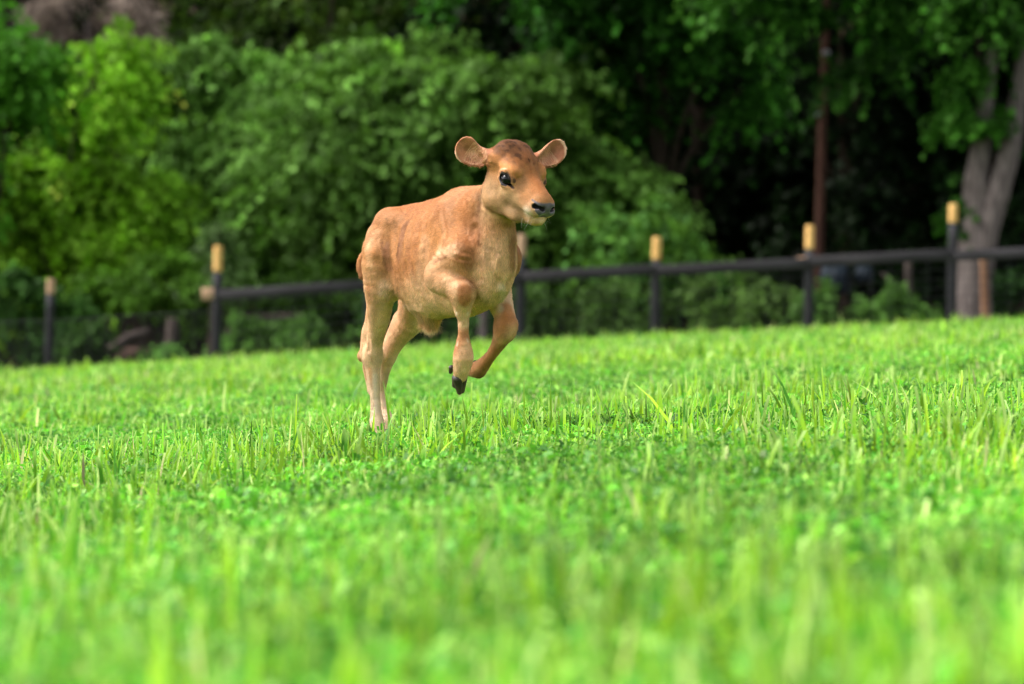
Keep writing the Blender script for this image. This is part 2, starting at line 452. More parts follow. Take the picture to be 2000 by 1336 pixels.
TAN = np.array([.54, .255, .092]); RUST = np.array([.43, .172, .055]); CREAM = np.array([.82, .510, .290]); PALE = np.array([.88, .71, .54])
DARK = np.array([.16, .068, .028]); PINK = np.array([.54, .225, .120]); BLACK = np.array([.008, .007, .008]); SLATE = np.array([.115, .098, .110]); SAND = np.array([.55, .36, .19])
_pu, _pv = pix(body_v); _pd = body_v[:, 0] * sa + body_v[:, 1] * ca + Y0
def S(u, v):
    """the coat surface seen at a photo point"""
    for r in (3, 6, 12, 25):
        i = np.nonzero((np.abs(_pu - u) < r) & (np.abs(_pv - v) < r))[0]
        if len(i): return body_v[i[np.argmin(_pd[i])]].astype(float)
    raise ValueError((u, v))
MARKS = [  # photo points along coat markings, painted crease shade and leg highlights, inner and outer radius, strength, colour, broken by noise
    ([(938, 372), (931, 420), (934, 470)], .002, .014, .75, 'D', 1.7, 1), ([(915, 425), (910, 500)], .015, .045, .70, 'R', .88, 0),  # first: shade of the neck crease, painted dark
    ([(1003, 475), (1006, 515)], .010, .032, .70, 'R', .88, 0), ([(990, 470), (964, 505), (946, 560)], .005, .020, .70, 'C', 1.12, 0),
    ([(935, 545), (940, 590)], .018, .040, .60, 'C', 1.05, 0), ([(868, 493), (890, 488)], .002, .012, .45, 'C', 1.1, 0),
    ([(843, 525), (838, 560)], .006, .024, .85, 'D', 2.0, 1), ([(848, 510), (870, 500)], .001, .009, .65, 'D', 2.0, 0),
    ([(830, 470), (822, 560)], .008, .035, .40, 'C', .95, 0), ([(792, 435), (776, 500)], .006, .028, .85, 'D', 1.9, 1),
    ([(777, 476), (774, 496)], .002, .010, .75, 'D', 1.0, 1), ([(752, 478), (758, 530)], .001, .009, .55, 'D', 2.3, 0),  # second: shade line of the thigh crease, painted in
    ([(720, 470), (722, 520)], .004, .022, .45, 'C', 1.0, 0), ([(735, 500), (742, 530)], .002, .012, .45, 'D', 2.6, 1),
    ([(912, 562), (910, 590)], .012, .030, .90, 'R', 1.12, 0), ([(872, 545), (884, 552)], .006, .022, .65, 'C', 1.08, 0),
    ([(905, 680), (905, 692)], .010, .026, .90, 'R', 1.1, 0), ([(892, 702), (918, 702)], .002, .010, .45, 'D', 2.5, 0), ([(898, 718), (903, 722)], .006, .022, .6, 'S', .7, 0),
    ([(888, 612), (887, 668)], .001, .007, .70, 'P', 1.0, 0), ([(917, 612), (917, 668)], .001, .006, .60, 'P', 1.0, 0),  # rim light painted down both edges of the near fore cannon
    ([(995, 600), (995, 640)], .010, .028, .85, 'R', 1.12, 0), ([(990, 662), (1002, 652)], .003, .014, .45, 'D', 2.3, 0), ([(983, 560), (975, 600)], .004, .018, .6, 'P', .95, 0),
    ([(965, 688), (942, 716)], .006, .024, .60, 'R', 1.1, 0), ([(930, 734), (945, 724)], .002, .012, .6, 'D', 1.6, 0),
    ([(736, 735), (736, 800)], .003, .013, .75, 'P', 1.0, 0), ([(752, 585), (746, 655)], .008, .026, .65, 'C', 1.1, 0), ([(705, 675), (709, 745)], .003, .011, .80, 'R', 1.25, 0),  # hind leg: pale front highlights and reddish back outline painted on
    ([(718, 560), (716, 620)], .004, .018, .45, 'R', 1.2, 0), ([(724, 700), (727, 790)], .0005, .004, .5, 'R', 1.2, 0), ([(775, 590), (790, 600)], .004, .016, .5, 'P', 1.0, 0),  # middle: thin shading line painted down the hind cannon
    ([(975, 321), (996, 330)], .003, .015, .60, 'T', 1.5, 0), ([(1047, 428), (1062, 432)], .002, .010, .75, 'P', 1.0, 0), ([(1081, 404), (1081, 416)], .002, .007, .9, 'P', 1.1, 0),
    ([(978, 418), (1002, 433)], .0005, .006, .55, 'D', 2.0, 0), ([(1005, 345), (1045, 372)], .006, .022, .45, 'R', 1.25, 0), ([(990, 415), (1030, 405)], .004, .014, .35, 'S', .75, 0)]  # first: jaw shadow painted as a dark line
for m_ in MARKS: m_[0][:] = [S(*q) for q in m_[0]]
def padmask(a, b, h):
    return sstep(.110, .1135, a + .32 * np.clip(np.abs(b) - .015, 0, 1)) * sstep(-.0565, -.0535, h - .75 * np.clip(np.abs(b) - .014, 0, 1)) * (1 - sstep(-.006, -.002, h + .20 * np.abs(b))) * (1 - sstep(.0385, .041, np.abs(b)))
def coat(p, n):
    """the calf's own colouring at body points"""
    N = len(p); c = np.tile(TAN, (N, 1)); s, y, z = p[:, 0], p[:, 1], p[:, 2]
    def mix(m, k): 
        m = np.clip(m, 0, 1)[:, None]; c[:] = c * (1 - m) + k * m
    nz1 = vn(p, 9); nz2 = vn(p * [1, 1, .45], 34); nz3 = vn(p, 80)
    mix(sstep(.62, .76, z) * (s < .22) * .75, RUST)
    mix(.75 * sstep(.42, .70, nz1) * sstep(.45, .55, z), RUST)
    mix(.22 * sstep(.50, .72, vn(p + 3, 14)) * sstep(.45, .55, z), CREAM * .85)
    mix((1 - sstep(.44, .60, z + .12 * (nz1 - .5))) * .95, CREAM)            # belly and legs
    mix((1 - sstep(.08, .40, z)) * (s < -.1) * .55, PALE); mix(seg(p, Q(728, 560, .13), Q(735, 640, .1), .01, .04) * .35, RUST)
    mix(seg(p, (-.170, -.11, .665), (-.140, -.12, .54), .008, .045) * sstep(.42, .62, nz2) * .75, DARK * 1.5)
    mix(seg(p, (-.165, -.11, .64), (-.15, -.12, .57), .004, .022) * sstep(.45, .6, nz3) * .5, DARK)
    # cream shoulder streak, chest and brisket
    mix(seg(p, Q(862, 500, .12), Q(835, 560, .12), .01, .05) * .55, CREAM)
    mix(seg(p, Q(890, 492, .115), Q(868, 496, .12), .004, .03) * .35, PALE)
    mix(seg(p, (.27, 0, .60), (.20, 0, .46), .045, .105) * .75, CREAM)
    mix(seg(p, (.31, 0, .66), (.29, 0, .49), .010, .036) * .5, CREAM * 1.1)
    for k in (1, -1): mix(seg(p, (.262, k * .055, .67), (.270, k * .050, .56), .010, .032) * .6, RUST * .9)
    mix(seg(p, Q(936, 372, .05), Q(932, 470, .075), .003, .016) * .55, DARK * 1.8)  # neck fold shade painted into the coat
    mix(seg(p, (.13, 0, .44), (-.05, 0, .42), .03, .10) * .8, CREAM)
    mix(seg(p, Q(905, 400, .10), Q(925, 470, .09), .01, .045) * sstep(.35, .6, nz2) * .6, RUST)
    mix(seg(p, Q(936, 415, .07), Q(934, 475, .09), .006, .03) * sstep(.30, .6, nz3) * .40, DARK * 2)
    mix(seg(p, Q(1008, 480, -.08), Q(1008, 520, -.08), .01, .05) * .5, RUST)
    mix(seg(p, Q(934, 385, .06), Q(912, 505, .10), .015, .055) * .65, RUST * .95)
    mix(seg(p, Q(1006, 470, -.07), Q(1004, 525, -.09), .02, .06) * .6, RUST * .95)
    mix(seg(p, Q(895, 482, .11), Q(852, 528, .14), .008, .030) * .6, CREAM * 1.05)
    mix(seg(p, Q(748, 470, .12), Q(758, 540, .12), .002, .016) * .5, DARK * 2.2)  # dark line standing in for shade in the thigh crease
    mix(seg(p, Q(722, 455, .10), Q(722, 520, .11), .01, .04) * .35, CREAM)
    mix(seg(p, Q(800, 440, .13), Q(790, 500, .13), .02, .06) * .35, RUST * .9)
    mix(seg(p, (.29, 0, .60), (.24, 0, .47), .05, .085) * .5, CREAM * 1.1)
    # neck: sandy underside
    mix(seg(p, Hd(-.06, 0, -.10), (.25, 0, .66), .03, .075) * .65, SAND * 1.1)
    # elbow patch, knees, cannon fronts
    mix(seg(p, Q(850, 520, .13), Q(842, 556, .13), .020, .050) * sstep(.3, .6, nz2) * .8, DARK * 1.8)
    for k_, r_ in ((Q(905, 574, .088), .05), (Q(990, 640, -.08), .052)): mix(near(p, k_, .032, r_ * 1.15) * .9, RUST * 1.1)
    mix(near(p, Q(903, 615, .09), .012, .035) * .7, CREAM)
    mix(seg(p, Q(875, 552, .13), Q(890, 562, .13), .006, .03) * .6, CREAM)
    mix(near(p, Q(985, 590, -.09), .03, .06) * .35, PALE)
    mix(seg(p, Q(906, 662, .08), Q(907, 688, .08), .028, .046) * .85, RUST * 1.15)
    mix(seg(p, Q(975, 672, -.08), Q(936, 722, -.085), .026, .045) * .75, RUST * 1.1)
    mix(seg(p, Q(899, 714, .08), Q(899, 736, .075), .026, .038) * .75, SAND * .55)
    mix(seg(p, Q(915, 722, -.085), Q(936, 728, -.085), .01, .03) * .6, DARK)
    mix(seg(p, Q(706, 640, .05), Q(708, 745, .05), .008, .028) * .65, RUST * 1.3)  # hind leg: reddish shading lines at the back, pale highlights in front, painted
    mix(seg(p, Q(738, 700, .07), Q(738, 800, .065), .004, .020) * .6, PALE)
    mix(seg(p, Q(722, 720, .07), Q(728, 800, .065), .003, .010) * .45, RUST * 1.4)
    mix(seg(p, Q(748, 560, .12), Q(745, 660, .09), .01, .035) * .5, PALE)
    mix(seg(p, (-.368, -.032, .63), Q(709, 540, .05), .018, .026) * .8, DARK * 2.0)
    mix(seg(p, Q(882, 520, .1), Q(850, 530, .12), .006, .03) * sstep(.35, .6, nz2) * .45, RUST)
    # head
    a, b, h = headc(p); inh = sstep(-.13, -.09, a) * (h > -.13)
    mix(inh * sstep(.00, .05, h) * .75, RUST * 1.1)
    mix(seg(p, Hd(.0, 0, .05), Hd(.10, 0, .010), .014, .040) * .7, RUST * 1.15)
    mix(inh * (1 - sstep(-.055, -.01, h)) * .6, SAND)
    mix(inh * sstep(.050, .072, h + .030 * (nz3 - .5) + .030 * (nz2 - .5) + .006) * (np.abs(b) < .075) * (a > -.13) * .9, DARK * 1.25)
    mix(near(p, Hd(.0, 0, .052), .01, .04) * .5, RUST)
    mix(seg(p, Hd(.03, 0, .04), Hd(.085, 0, .015), .008, .03) * .5, RUST * 1.2)
    mix(inh * sstep(.045, .065, h) * sstep(.60, .70, nz3) * .75, DARK * .45)
    for k in (1, -1):
        mix(seg(p, Hd(-.004, k * .062, .030), Hd(.024, k * .050, .033), .006, .024) * .45, TAN * 1.5)
        mix(seg(p, Hd(-.016, k * .069, .016), Hd(.002, k * .075, .0265), .002, .006) * .85, PALE)
        mix(seg(p, Hd(.010, k * .066, -.034), Hd(.055, k * .044, -.034), .008, .028) * .5, SAND * 1.3)
        mix(near(p, Hd(.040, k * .046, -.055), .01, .045) * .45, SAND * .60)
        mix(seg(p, Hd(-.02, k * .04, -.10), Hd(.08, k * .025, -.085), .004, .024) * .6, SAND * .62)
    for pts_, r0_, r1_, st_m, key, gain, broken in MARKS:
        m_ = np.max([seg(p, a_, b_, r0_, r1_) for a_, b_ in zip(pts_[:-1], pts_[1:])], 0)
        if broken: m_ = m_ * sstep(.30, .58, nz2)
        mix(m_ * st_m, {'D': DARK, 'R': RUST, 'P': PALE, 'C': CREAM, 'S': SAND, 'T': TAN}[key] * gain)
    # muzzle
    mix((sstep(.098, .118, a) * (h > -.062) * (h < -.012)) * .5, CREAM)
    mix(sstep(.085, .115, a) * (h < -.054) * .7, CREAM * 1.15)
    for k in (1, -1): mix(near(p, Hd(.112, k * .040, -.050), .006, .024), PALE * 1.1)
    pad = padmask(a, b, h)
    mix(pad, SLATE * (1 + .5 * (nz3[:, None] - .5)))
    for k in (1, -1):
        mix(seg(p, Hd(.135, k * .0175, -.0265), Hd(.123, k * .036, -.0255), .0078, .0098), BLACK)
        # eye rim, tear line
        ec = EYE[k]
        q = p - ec; ea, eb, eh = q @ hf, q @ hr, q @ hu
        er = np.sqrt(((ea - .002) / .0270) ** 2 + (eh / .0215) ** 2); front = (np.abs(q @ hr) < .03) & (k * (p - H0) @ hr > .03)
        mix((1 - sstep(.86, .99, er)) * front, BLACK * 2)
        mix(seg(p, Hd(.024, k * .066, -.007), Hd(.041, k * .056, -.015), .003, .007) * .9, BLACK * 2.5)
        mix(seg(p, Hd(.010, k * .073, .018), Hd(.034, k * .060, .006), .004, .008) * .8, BLACK * 3)
        mix(near(p, Hd(.020, k * .06, -.024), .003, .012) * .4, DARK)
    mouth = seg(p, Hd(.147, 0, -.0585), Hd(.118, .034, -.0565), .0018, .004) + seg(p, Hd(.147, 0, -.0585), Hd(.118, -.034, -.0565), .0018, .004)
    mix(mouth * .85, DARK * .5)
    # ears
    for k, (ec, R) in EARS.items():
        q = (p - ec) @ R.T; rr = np.sqrt((q[:, 0] / .050) ** 2 + (q[:, 1] / .041) ** 2)
        ine = (rr < 1.25) & (np.abs(q[:, 2]) < .035); rim = sstep(.97, 1.06, rr) * sstep(-.038, -.022, q[:, 0])
        face = sstep(-.1, .3, n @ R[2])
        mix(ine * .8 * face, PINK * (1 + .25 * (vn(q * [1, 3, 1] + 1, 60)[:, None] - .5)))
        mix(ine * face * (1 - sstep(.15, .40, np.sqrt(((q[:, 0] - .016) / .04) ** 2 + ((q[:, 1]) / .035) ** 2))) * .75, DARK * 2.0)
        st_ = .5 + .5 * np.sin(q[:, 0] * 900 + 14 * vn(q, 70))
        mix(ine * face * (q[:, 0] < .012) * (rr < .85) * st_ * .55, CREAM)
        mix(ine * rim * .9, PALE * [1, .85, .70])
        mix(ine * (1 - face) * .4 * sstep(-.04, -.02, q[:, 0]), CREAM)
    c *= (0.88 + 0.24 * nz3[:, None]) * (0.86 + .28 * nz2[:, None])
    return np.clip(c, 0, .9).astype(np.float32)

bc = coat(body_v.astype(np.float64), bn)
calf = empty('calf', (X0, Y0, 0), YAW)
tag(calf, 'tan calf in mid leap with forelegs folded above the green grass', 'calf')

mb, n_, p_, out_ = new_mat('calf_skin')
a_ = n_.nodes.new('ShaderNodeAttribute'); a_.attribute_name = 'tint'
n_.links.new(a_.outputs['Color'], p_.inputs['Base Color'])
p_.inputs['Roughness'].default_value = .62; p_.inputs['Specular IOR Level'].default_value = .25
p_.inputs['Sheen Weight'].default_value = .25; p_.inputs['Sheen Roughness'].default_value = .4; p_.inputs['Sheen Tint'].default_value = (1, .85, .7, 1)
body = mesh_np('body', body_v, body_f, mb, calf, cols=bc, smooth=True)

# short hair all over, lying with the lie of the coat
def make_hair(name, NH, seed, lab=None):
    g = np.random.default_rng(seed)
    tri = body_v[body_f]                                      # quads
    ar = .5 * np.linalg.norm(np.cross(tri[:, 2] - tri[:, 0], tri[:, 3] - tri[:, 1]), axis=1)
    ctr = tri.mean(1); a, b, h = headc(ctr)
    wgt = np.ones(len(ar)); wgt[(a > -.12) & (h > -.13)] = 2.0
    wgt[padmask(a, b, h) > .3] = 0
    for k in (1, -1): wgt[np.linalg.norm(ctr - EYE[k], axis=1) < .026] = 0
    wgt += 4 * seg(ctr, Q(820, 622, .02), Q(846, 626, .015), .015, .04); pr = ar * wgt; pr /= pr.sum()
    fi = g.choice(len(pr), NH, p=pr); uv = g.random((NH, 2, 1))
    q = tri[fi]; r = (q[:, 0] * (1 - uv[:, 0]) + q[:, 1] * uv[:, 0]) * (1 - uv[:, 1]) + (q[:, 3] * (1 - uv[:, 0]) + q[:, 2] * uv[:, 0]) * uv[:, 1]
    nn = bn[body_f[fi]].mean(1); nn /= np.linalg.norm(nn, axis=1, keepdims=True)
    s, y, z = r.T
    d = np.tile(np.array([-.75, 0, -.65]), (NH, 1))
    leg = 1 - sstep(.42, .50, z); d = d * (1 - leg[:, None]) + leg[:, None] * np.array([-.15, 0, -1.0])
    nk = sstep(.22, .28, s) * (z > .5); d = d * (1 - nk[:, None]) + nk[:, None] * np.array([-.1, 0, -1.])
    a, b, h = headc(r)
    hd = sstep(-.11, -.06, a) * (h > -.14); dh = -hf * .9 + np.outer(np.ones(NH), -hu * .1) + np.outer(np.sign(b) * .5, hr)
    d = d * (1 - hd[:, None]) + hd[:, None] * dh
    ln = np.full(NH, .0068); ln[leg > .5] = .0046; ln = np.where(hd > .5, .0036, ln)
    ln = np.where((h > .055) & (a > -.13) & (hd > .3), .0075, ln)
    tuft = seg(r, Q(838, 605, .02), Q(836, 650, .015), .03, .05); ln = ln + tuft * .034
    ln = ln + .010 * seg(r, (-.18, -.09, .50), (-.14, -.09, .47), .01, .04) + .006 * seg(r, (.31, 0, .64), (.25, 0, .46), .01, .06)
    for k, (ec, R) in EARS.items():
        qq = (r - ec) @ R.T; rr = np.sqrt((qq[:, 0] / .050) ** 2 + (qq[:, 1] / .041) ** 2)
        m = (rr < 1.3) & (np.abs(qq[:, 2]) < .035)
        de = R[0] * qq[:, :1] / .04 + R[1] * qq[:, 1:2] / .035
        inner = (m & (rr < .8))
        d[m] = de[m]; d[inner] = (R[1] * -np.sign(qq[:, 1:2]) + R[0] * .6 + 0 * r)[inner]
        ln[m] = .0030; ln[m & (qq[:, 1] * (1 if k > 0 else -1) > .02) & (qq[:, 0] < .0)] = .0075
    cl = np.stack([vn(r + o, 55) - .5 for o in (1.3, 5.1, 9.7)], 1)
    d = d / np.linalg.norm(d, axis=1, keepdims=True) + .5 * cl + .16 * g.normal(size=(NH, 3))
    d -= nn * (d * nn).sum(1, keepdims=True); d /= np.linalg.norm(d, axis=1, keepdims=True)
    d0 = d / np.linalg.norm(d, axis=1, keepdims=True)
    def strk(sc_, o): q_ = r + o; return vn((q_ - d0 * (q_ * d0).sum(1, keepdims=True) * .78), sc_)
    s1 = strk(120, .3); s2 = strk(60, 1.7); s3 = strk(210, 2.9)
    smooth_ = np.where(hd > .5, .6, 1.0)
    ln = ln * (.55 + .65 * s1)
    lift = .20 + .20 * g.random((NH, 1)) + .25 * (s1[:, None] - .4)
    ln = ln * (.6 + .7 * g.random(NH))
    tip = r + (d + nn * lift) * ln[:, None]; mid = r + (d * .45 + nn * lift * .8) * ln[:, None]
    sd_ = np.cross(d, nn); wd = (.00042 + .0003 * g.random(NH))[:, None]
    r = r - nn * .0006
    V = np.stack([r - sd_ * wd, r + sd_ * wd, mid + sd_ * wd * .8, mid - sd_ * wd * .8, tip + sd_ * wd * .12, tip - sd_ * wd * .12], 1).reshape(-1, 3)
    base = np.arange(NH)[:, None] * 6
    Fq = np.concatenate([base + [0, 1, 2, 3], base + [3, 2, 4, 5]])
    hc = coat(r.astype(np.float64), nn)
    hc = hc * (.80 + .42 * g.random((NH, 1))) * (1 + smooth_ * (.50 * (s1 - .5) + .30 * (s2 - .5) + .30 * (s3 - .5)))[:, None]
    C = np.repeat(hc, 6, 0).reshape(NH, 6, 3); C[:, 4:] = C[:, 4:] * .75 + .25 * np.minimum(C[:, 4:] * 1.6 + .05, .9)
    NN = nn + (smooth_[:, None] * .60) * np.stack([strk(150, k_) - .5 for k_ in (4.1, 6.3, 8.9)], 1); NN /= np.linalg.norm(NN, axis=1, keepdims=True); NN = np.repeat(NN, 6, 0)
    mh, n, p, out = new_mat('calf_hair')
    at_ = n.nodes.new('ShaderNodeAttribute'); at_.attribute_name = 'tint'
    n.links.new(at_.outputs['Color'], p.inputs['Base Color']); p.inputs['Roughness'].default_value = .55; p.inputs['Specular IOR Level'].default_value = .2
    tr = n.nodes.new('ShaderNodeBsdfTranslucent'); n.links.new(at_.outputs['Color'], tr.inputs[0])
    mx = n.nodes.new('ShaderNodeMixShader'); mx.inputs[0].default_value = .3
    n.links.new(p.outputs[0], mx.inputs[1]); n.links.new(tr.outputs[0], mx.inputs[2]); n.links.new(mx.outputs[0], out.inputs[0])
    return mesh_np(name, V, Fq, mh, calf, cols=C.reshape(-1, 3), smooth=True, normals=NN)
make_hair('fur', 300000, 11)

# whiskers and lashes
def strands(name, roots, dirs, lens, wd, mat, parent, droop=.25):
    V = []; Fc = []
    for r, d, l in zip(roots, dirs, lens):
        d = d / np.linalg.norm(d); sdv = np.cross(d, [0.3, .9, .1]); sdv /= np.linalg.norm(sdv); up = np.cross(sdv, d)
        b0 = len(V)
        for i in range(5):
            t = i / 4; c = r + d * l * t - np.array([0, 0, 1]) * droop * l * t * t; ww = wd * (1 - .85 * t)
            V += [c + sdv * ww, c - sdv * ww * .5 + up * ww, c - sdv * ww * .5 - up * ww]
        for i in range(4):
            for j in range(3):
                Fc.append([b0 + i * 3 + j, b0 + i * 3 + (j + 1) % 3, b0 + i * 3 + 3 + (j + 1) % 3, b0 + i * 3 + 3 + j])
    return mesh_np(name, V, Fc, mat, parent, smooth=True)
m_wh, *_ = [new_mat('whisker')]; m_wh[2].inputs['Base Color'].default_value = (.75, .72, .66, 1); m_wh[2].inputs['Roughness'].default_value = .4
g = np.random.default_rng(5); rt = []; dr = []; ln_ = []
for i in range(30):
    k = 1 if i % 2 else -1; a = g.uniform(.095, .125); h = g.uniform(-.082, -.045)
    rt.append(Hd(a, k * g.uniform(.018, .036), h)); dr.append(hf * g.uniform(.2, 1) + hr * k * g.uniform(.4, 1) + hu * g.uniform(-.9, .25)); ln_.append(g.uniform(.012, .030))
strands('whiskers', rt, dr, ln_, .00022, m_wh[0], calf)['kind'] = 'stuff'
m_la, *_ = [new_mat('lash')]; m_la[2].inputs['Base Color'].default_value = (.02, .015, .012, 1)
for k in (1, -1):
    rt = []; dr = []; ln_ = []
    for i in range(34):
        t = i / 33; rt.append(Hd(lerp(-.014, .030, t), k * (.0725 - .016 * abs(t - .4) * 1.5), .0135 - .02 * (t - .40) ** 2 * 2.2))
        dr.append(hr * k * 1.0 + hf * g.uniform(-.1, .6) + hu * g.uniform(-.25, .15)); ln_.append(g.uniform(.009, .016))
    strands('eyelashes', rt, dr, ln_, .00045, m_la[0], calf)

# eyes
me_, n, p, out = new_mat('eye')
p.inputs['Base Color'].default_value = (.006, .005, .006, 1); p.inputs['Roughness'].default_value = .06; p.inputs['Specular IOR Level'].default_value = .28
for k in (1, -1):
    ef = Field(-np.ones(3) * .028, np.ones(3) * .028, .0013)
    ef.ell(hf * .001, (.0212, .0190, .0185), 0, RH); ef.ell(hr * k * .0075 + hf * .003, (.0125, .0125, .0125), .004, RH)
    v_, f_ = ef.nets(); v_ = relax(v_, f_, 3)
    mesh_np('eye', v_ + EYE[k].astype(np.float32), f_, me_, calf, smooth=True)

# hooves
mh_ = noise_mat('hoof_horn', (.022, .016, .013), (.085, .058, .042), 40, .45, (1, 1, .25), .3, .4)
def hoof(top, tipp, front, rad, dew=True, name='hoof'):
    """two claws from the coronet (top) to the toe; front = direction the toe's front face looks"""
    top = np.asarray(top); tipp = np.asarray(tipp); ax = tipp - top; L = np.linalg.norm(ax); ax = ax / L
    fr = np.asarray(front, float); fr = fr - ax * (fr @ ax); fr /= np.linalg.norm(fr); sd_ = np.cross(ax, fr)
    lo = np.minimum(top, tipp) - .05; hi = np.maximum(top, tipp) + .05
    hf_ = Field(lo, hi, .0016)
    for k in (1, -1):
        c0 = top + sd_ * k * rad * .48; c1 = tipp + sd_ * k * rad * .24 + fr * rad * .15
        hf_.rc(c0, c1, rad * .62, rad * .34, .004)
        hf_.rc(c0 - fr * rad * .35, c0 + ax * L * .55 - fr * rad * .45, rad * .46, rad * .34, .006)
    hf_.rc(top - ax * .01 + fr * .04, tipp + ax * .02 + fr * .04, .0012, .0012, .002, 's')
    hf_.apply(lambda X, Y, Z: np.abs((X - top[0]) * sd_[0] + (Y - top[1]) * sd_[1] + (Z - top[2]) * sd_[2]) - .0006 - .0 * X, lo, hi, .002, 's')
    v_, f_ = hf_.nets(); v_ = relax(v_, f_, 2)
    o = mesh_np(name, v_, f_, mh_, calf, smooth=True)
    if dew:
        for k in (1, -1):
            c = top - ax * L * .55 - fr * rad * .95 + sd_ * k * rad * .62
            df = Field(c - .03, c + .03, .0014); df.rc(c - ax * .006, c + ax * .009 - fr * .003, .0085, .0055, .003)
            v2, f2 = df.nets(); mesh_np('dewclaw', relax(v2, f2, 2), f2, mh_, calf, smooth=True)
hoof(Q(899, 738, .075), Q(898, 764, .066), (1.0, .1, .45), .024)
hoof(Q(911, 716, -.085), Q(893, 704, -.085), (0, 0, -1), .021)
for (a_t, a_b) in ((Q(742, 852, .045), Q(752, 882, .045)), (Q(761, 845, -.04), Q(770, 873, -.04))):
    hoof(a_t, a_b, (1, 0, .3), .023)
#==SETTING==
# ------------------------------------------------------------------ setting
def to_z(u, v, Y): return at(u, v, Y)
def ground_z(x, y):
    x = np.asarray(x, float); y = np.asarray(y, float)
    z = np.where(x < 0, .060, .045) * np.clip(x, -60, 60)
    z = z + 0.03 * (vn(np.stack([x, y, x * 0], -1), .35) - .5)
    z = z - .12 * sstep(39, 42, y)
    z = z + 26 * sstep(62, 118, y)                      # wooded bank
    return z
xs = np.concatenate([np.linspace(-160, -24, 18), np.linspace(-20, 20, 81), np.linspace(24, 160, 18)])
ys = np.concatenate([np.linspace(-40, 0, 11), np.linspace(.5, 44, 100), np.linspace(46, 140, 48)])
gx, gy = np.meshgrid(xs, ys, indexing='ij'); nx, ny = gx.shape
gv = np.stack([gx.ravel(), gy.ravel(), ground_z(gx.ravel(), gy.ravel())], 1)
ii, jj = np.meshgrid(np.arange(nx - 1), np.arange(ny - 1), indexing='ij'); q0 = (ii * ny + jj).ravel()
gf = np.stack([q0, q0 + ny, q0 + ny + 1, q0 + 1], 1)
m_g, n, p, out = new_mat('soil')
tc = n.nodes.new('ShaderNodeTexCoord'); nz = n.nodes.new('ShaderNodeTexNoise'); nz.inputs['Scale'].default_value = 9; nz.inputs['Detail'].default_value = 6
n2 = n.nodes.new('ShaderNodeTexNoise'); n2.inputs['Scale'].default_value = .5; n2.inputs['Detail'].default_value = 3
cr = n.nodes.new('ShaderNodeValToRGB'); cr.color_ramp.elements[0].color = (.025, .03, .010, 1); cr.color_ramp.elements[1].color = (.06, .12, .02, 1)
c2 = n.nodes.new('ShaderNodeValToRGB'); c2.color_ramp.elements[0].color = (.012, .013, .007, 1); c2.color_ramp.elements[1].color = (.075, .048, .028, 1)
sx = n.nodes.new('ShaderNodeSeparateXYZ'); mr = n.nodes.new('ShaderNodeMapRange'); mr.inputs[1].default_value = 39.5; mr.inputs[2].default_value = 41.0
mx = n.nodes.new('ShaderNodeMix'); mx.data_type = 'RGBA'
n.links.new(tc.outputs['Object'], nz.inputs['Vector']); n.links.new(tc.outputs['Object'], n2.inputs['Vector'])
n.links.new(nz.outputs[0], cr.inputs[0]); n.links.new(n2.outputs[0], c2.inputs[0]); n.links.new(tc.outputs['Object'], sx.inputs[0])
n.links.new(sx.outputs[1], mr.inputs[0]); n.links.new(mr.outputs[0], mx.inputs[0])
n.links.new(cr.outputs[0], mx.inputs[6]); n.links.new(c2.outputs[0], mx.inputs[7]); n.links.new(mx.outputs[2], p.inputs['Base Color'])
p.inputs['Roughness'].default_value = 1.0; p.inputs['Specular IOR Level'].default_value = .1
tag(mesh_np('ground', gv, gf, m_g, smooth=True), kind='structure')

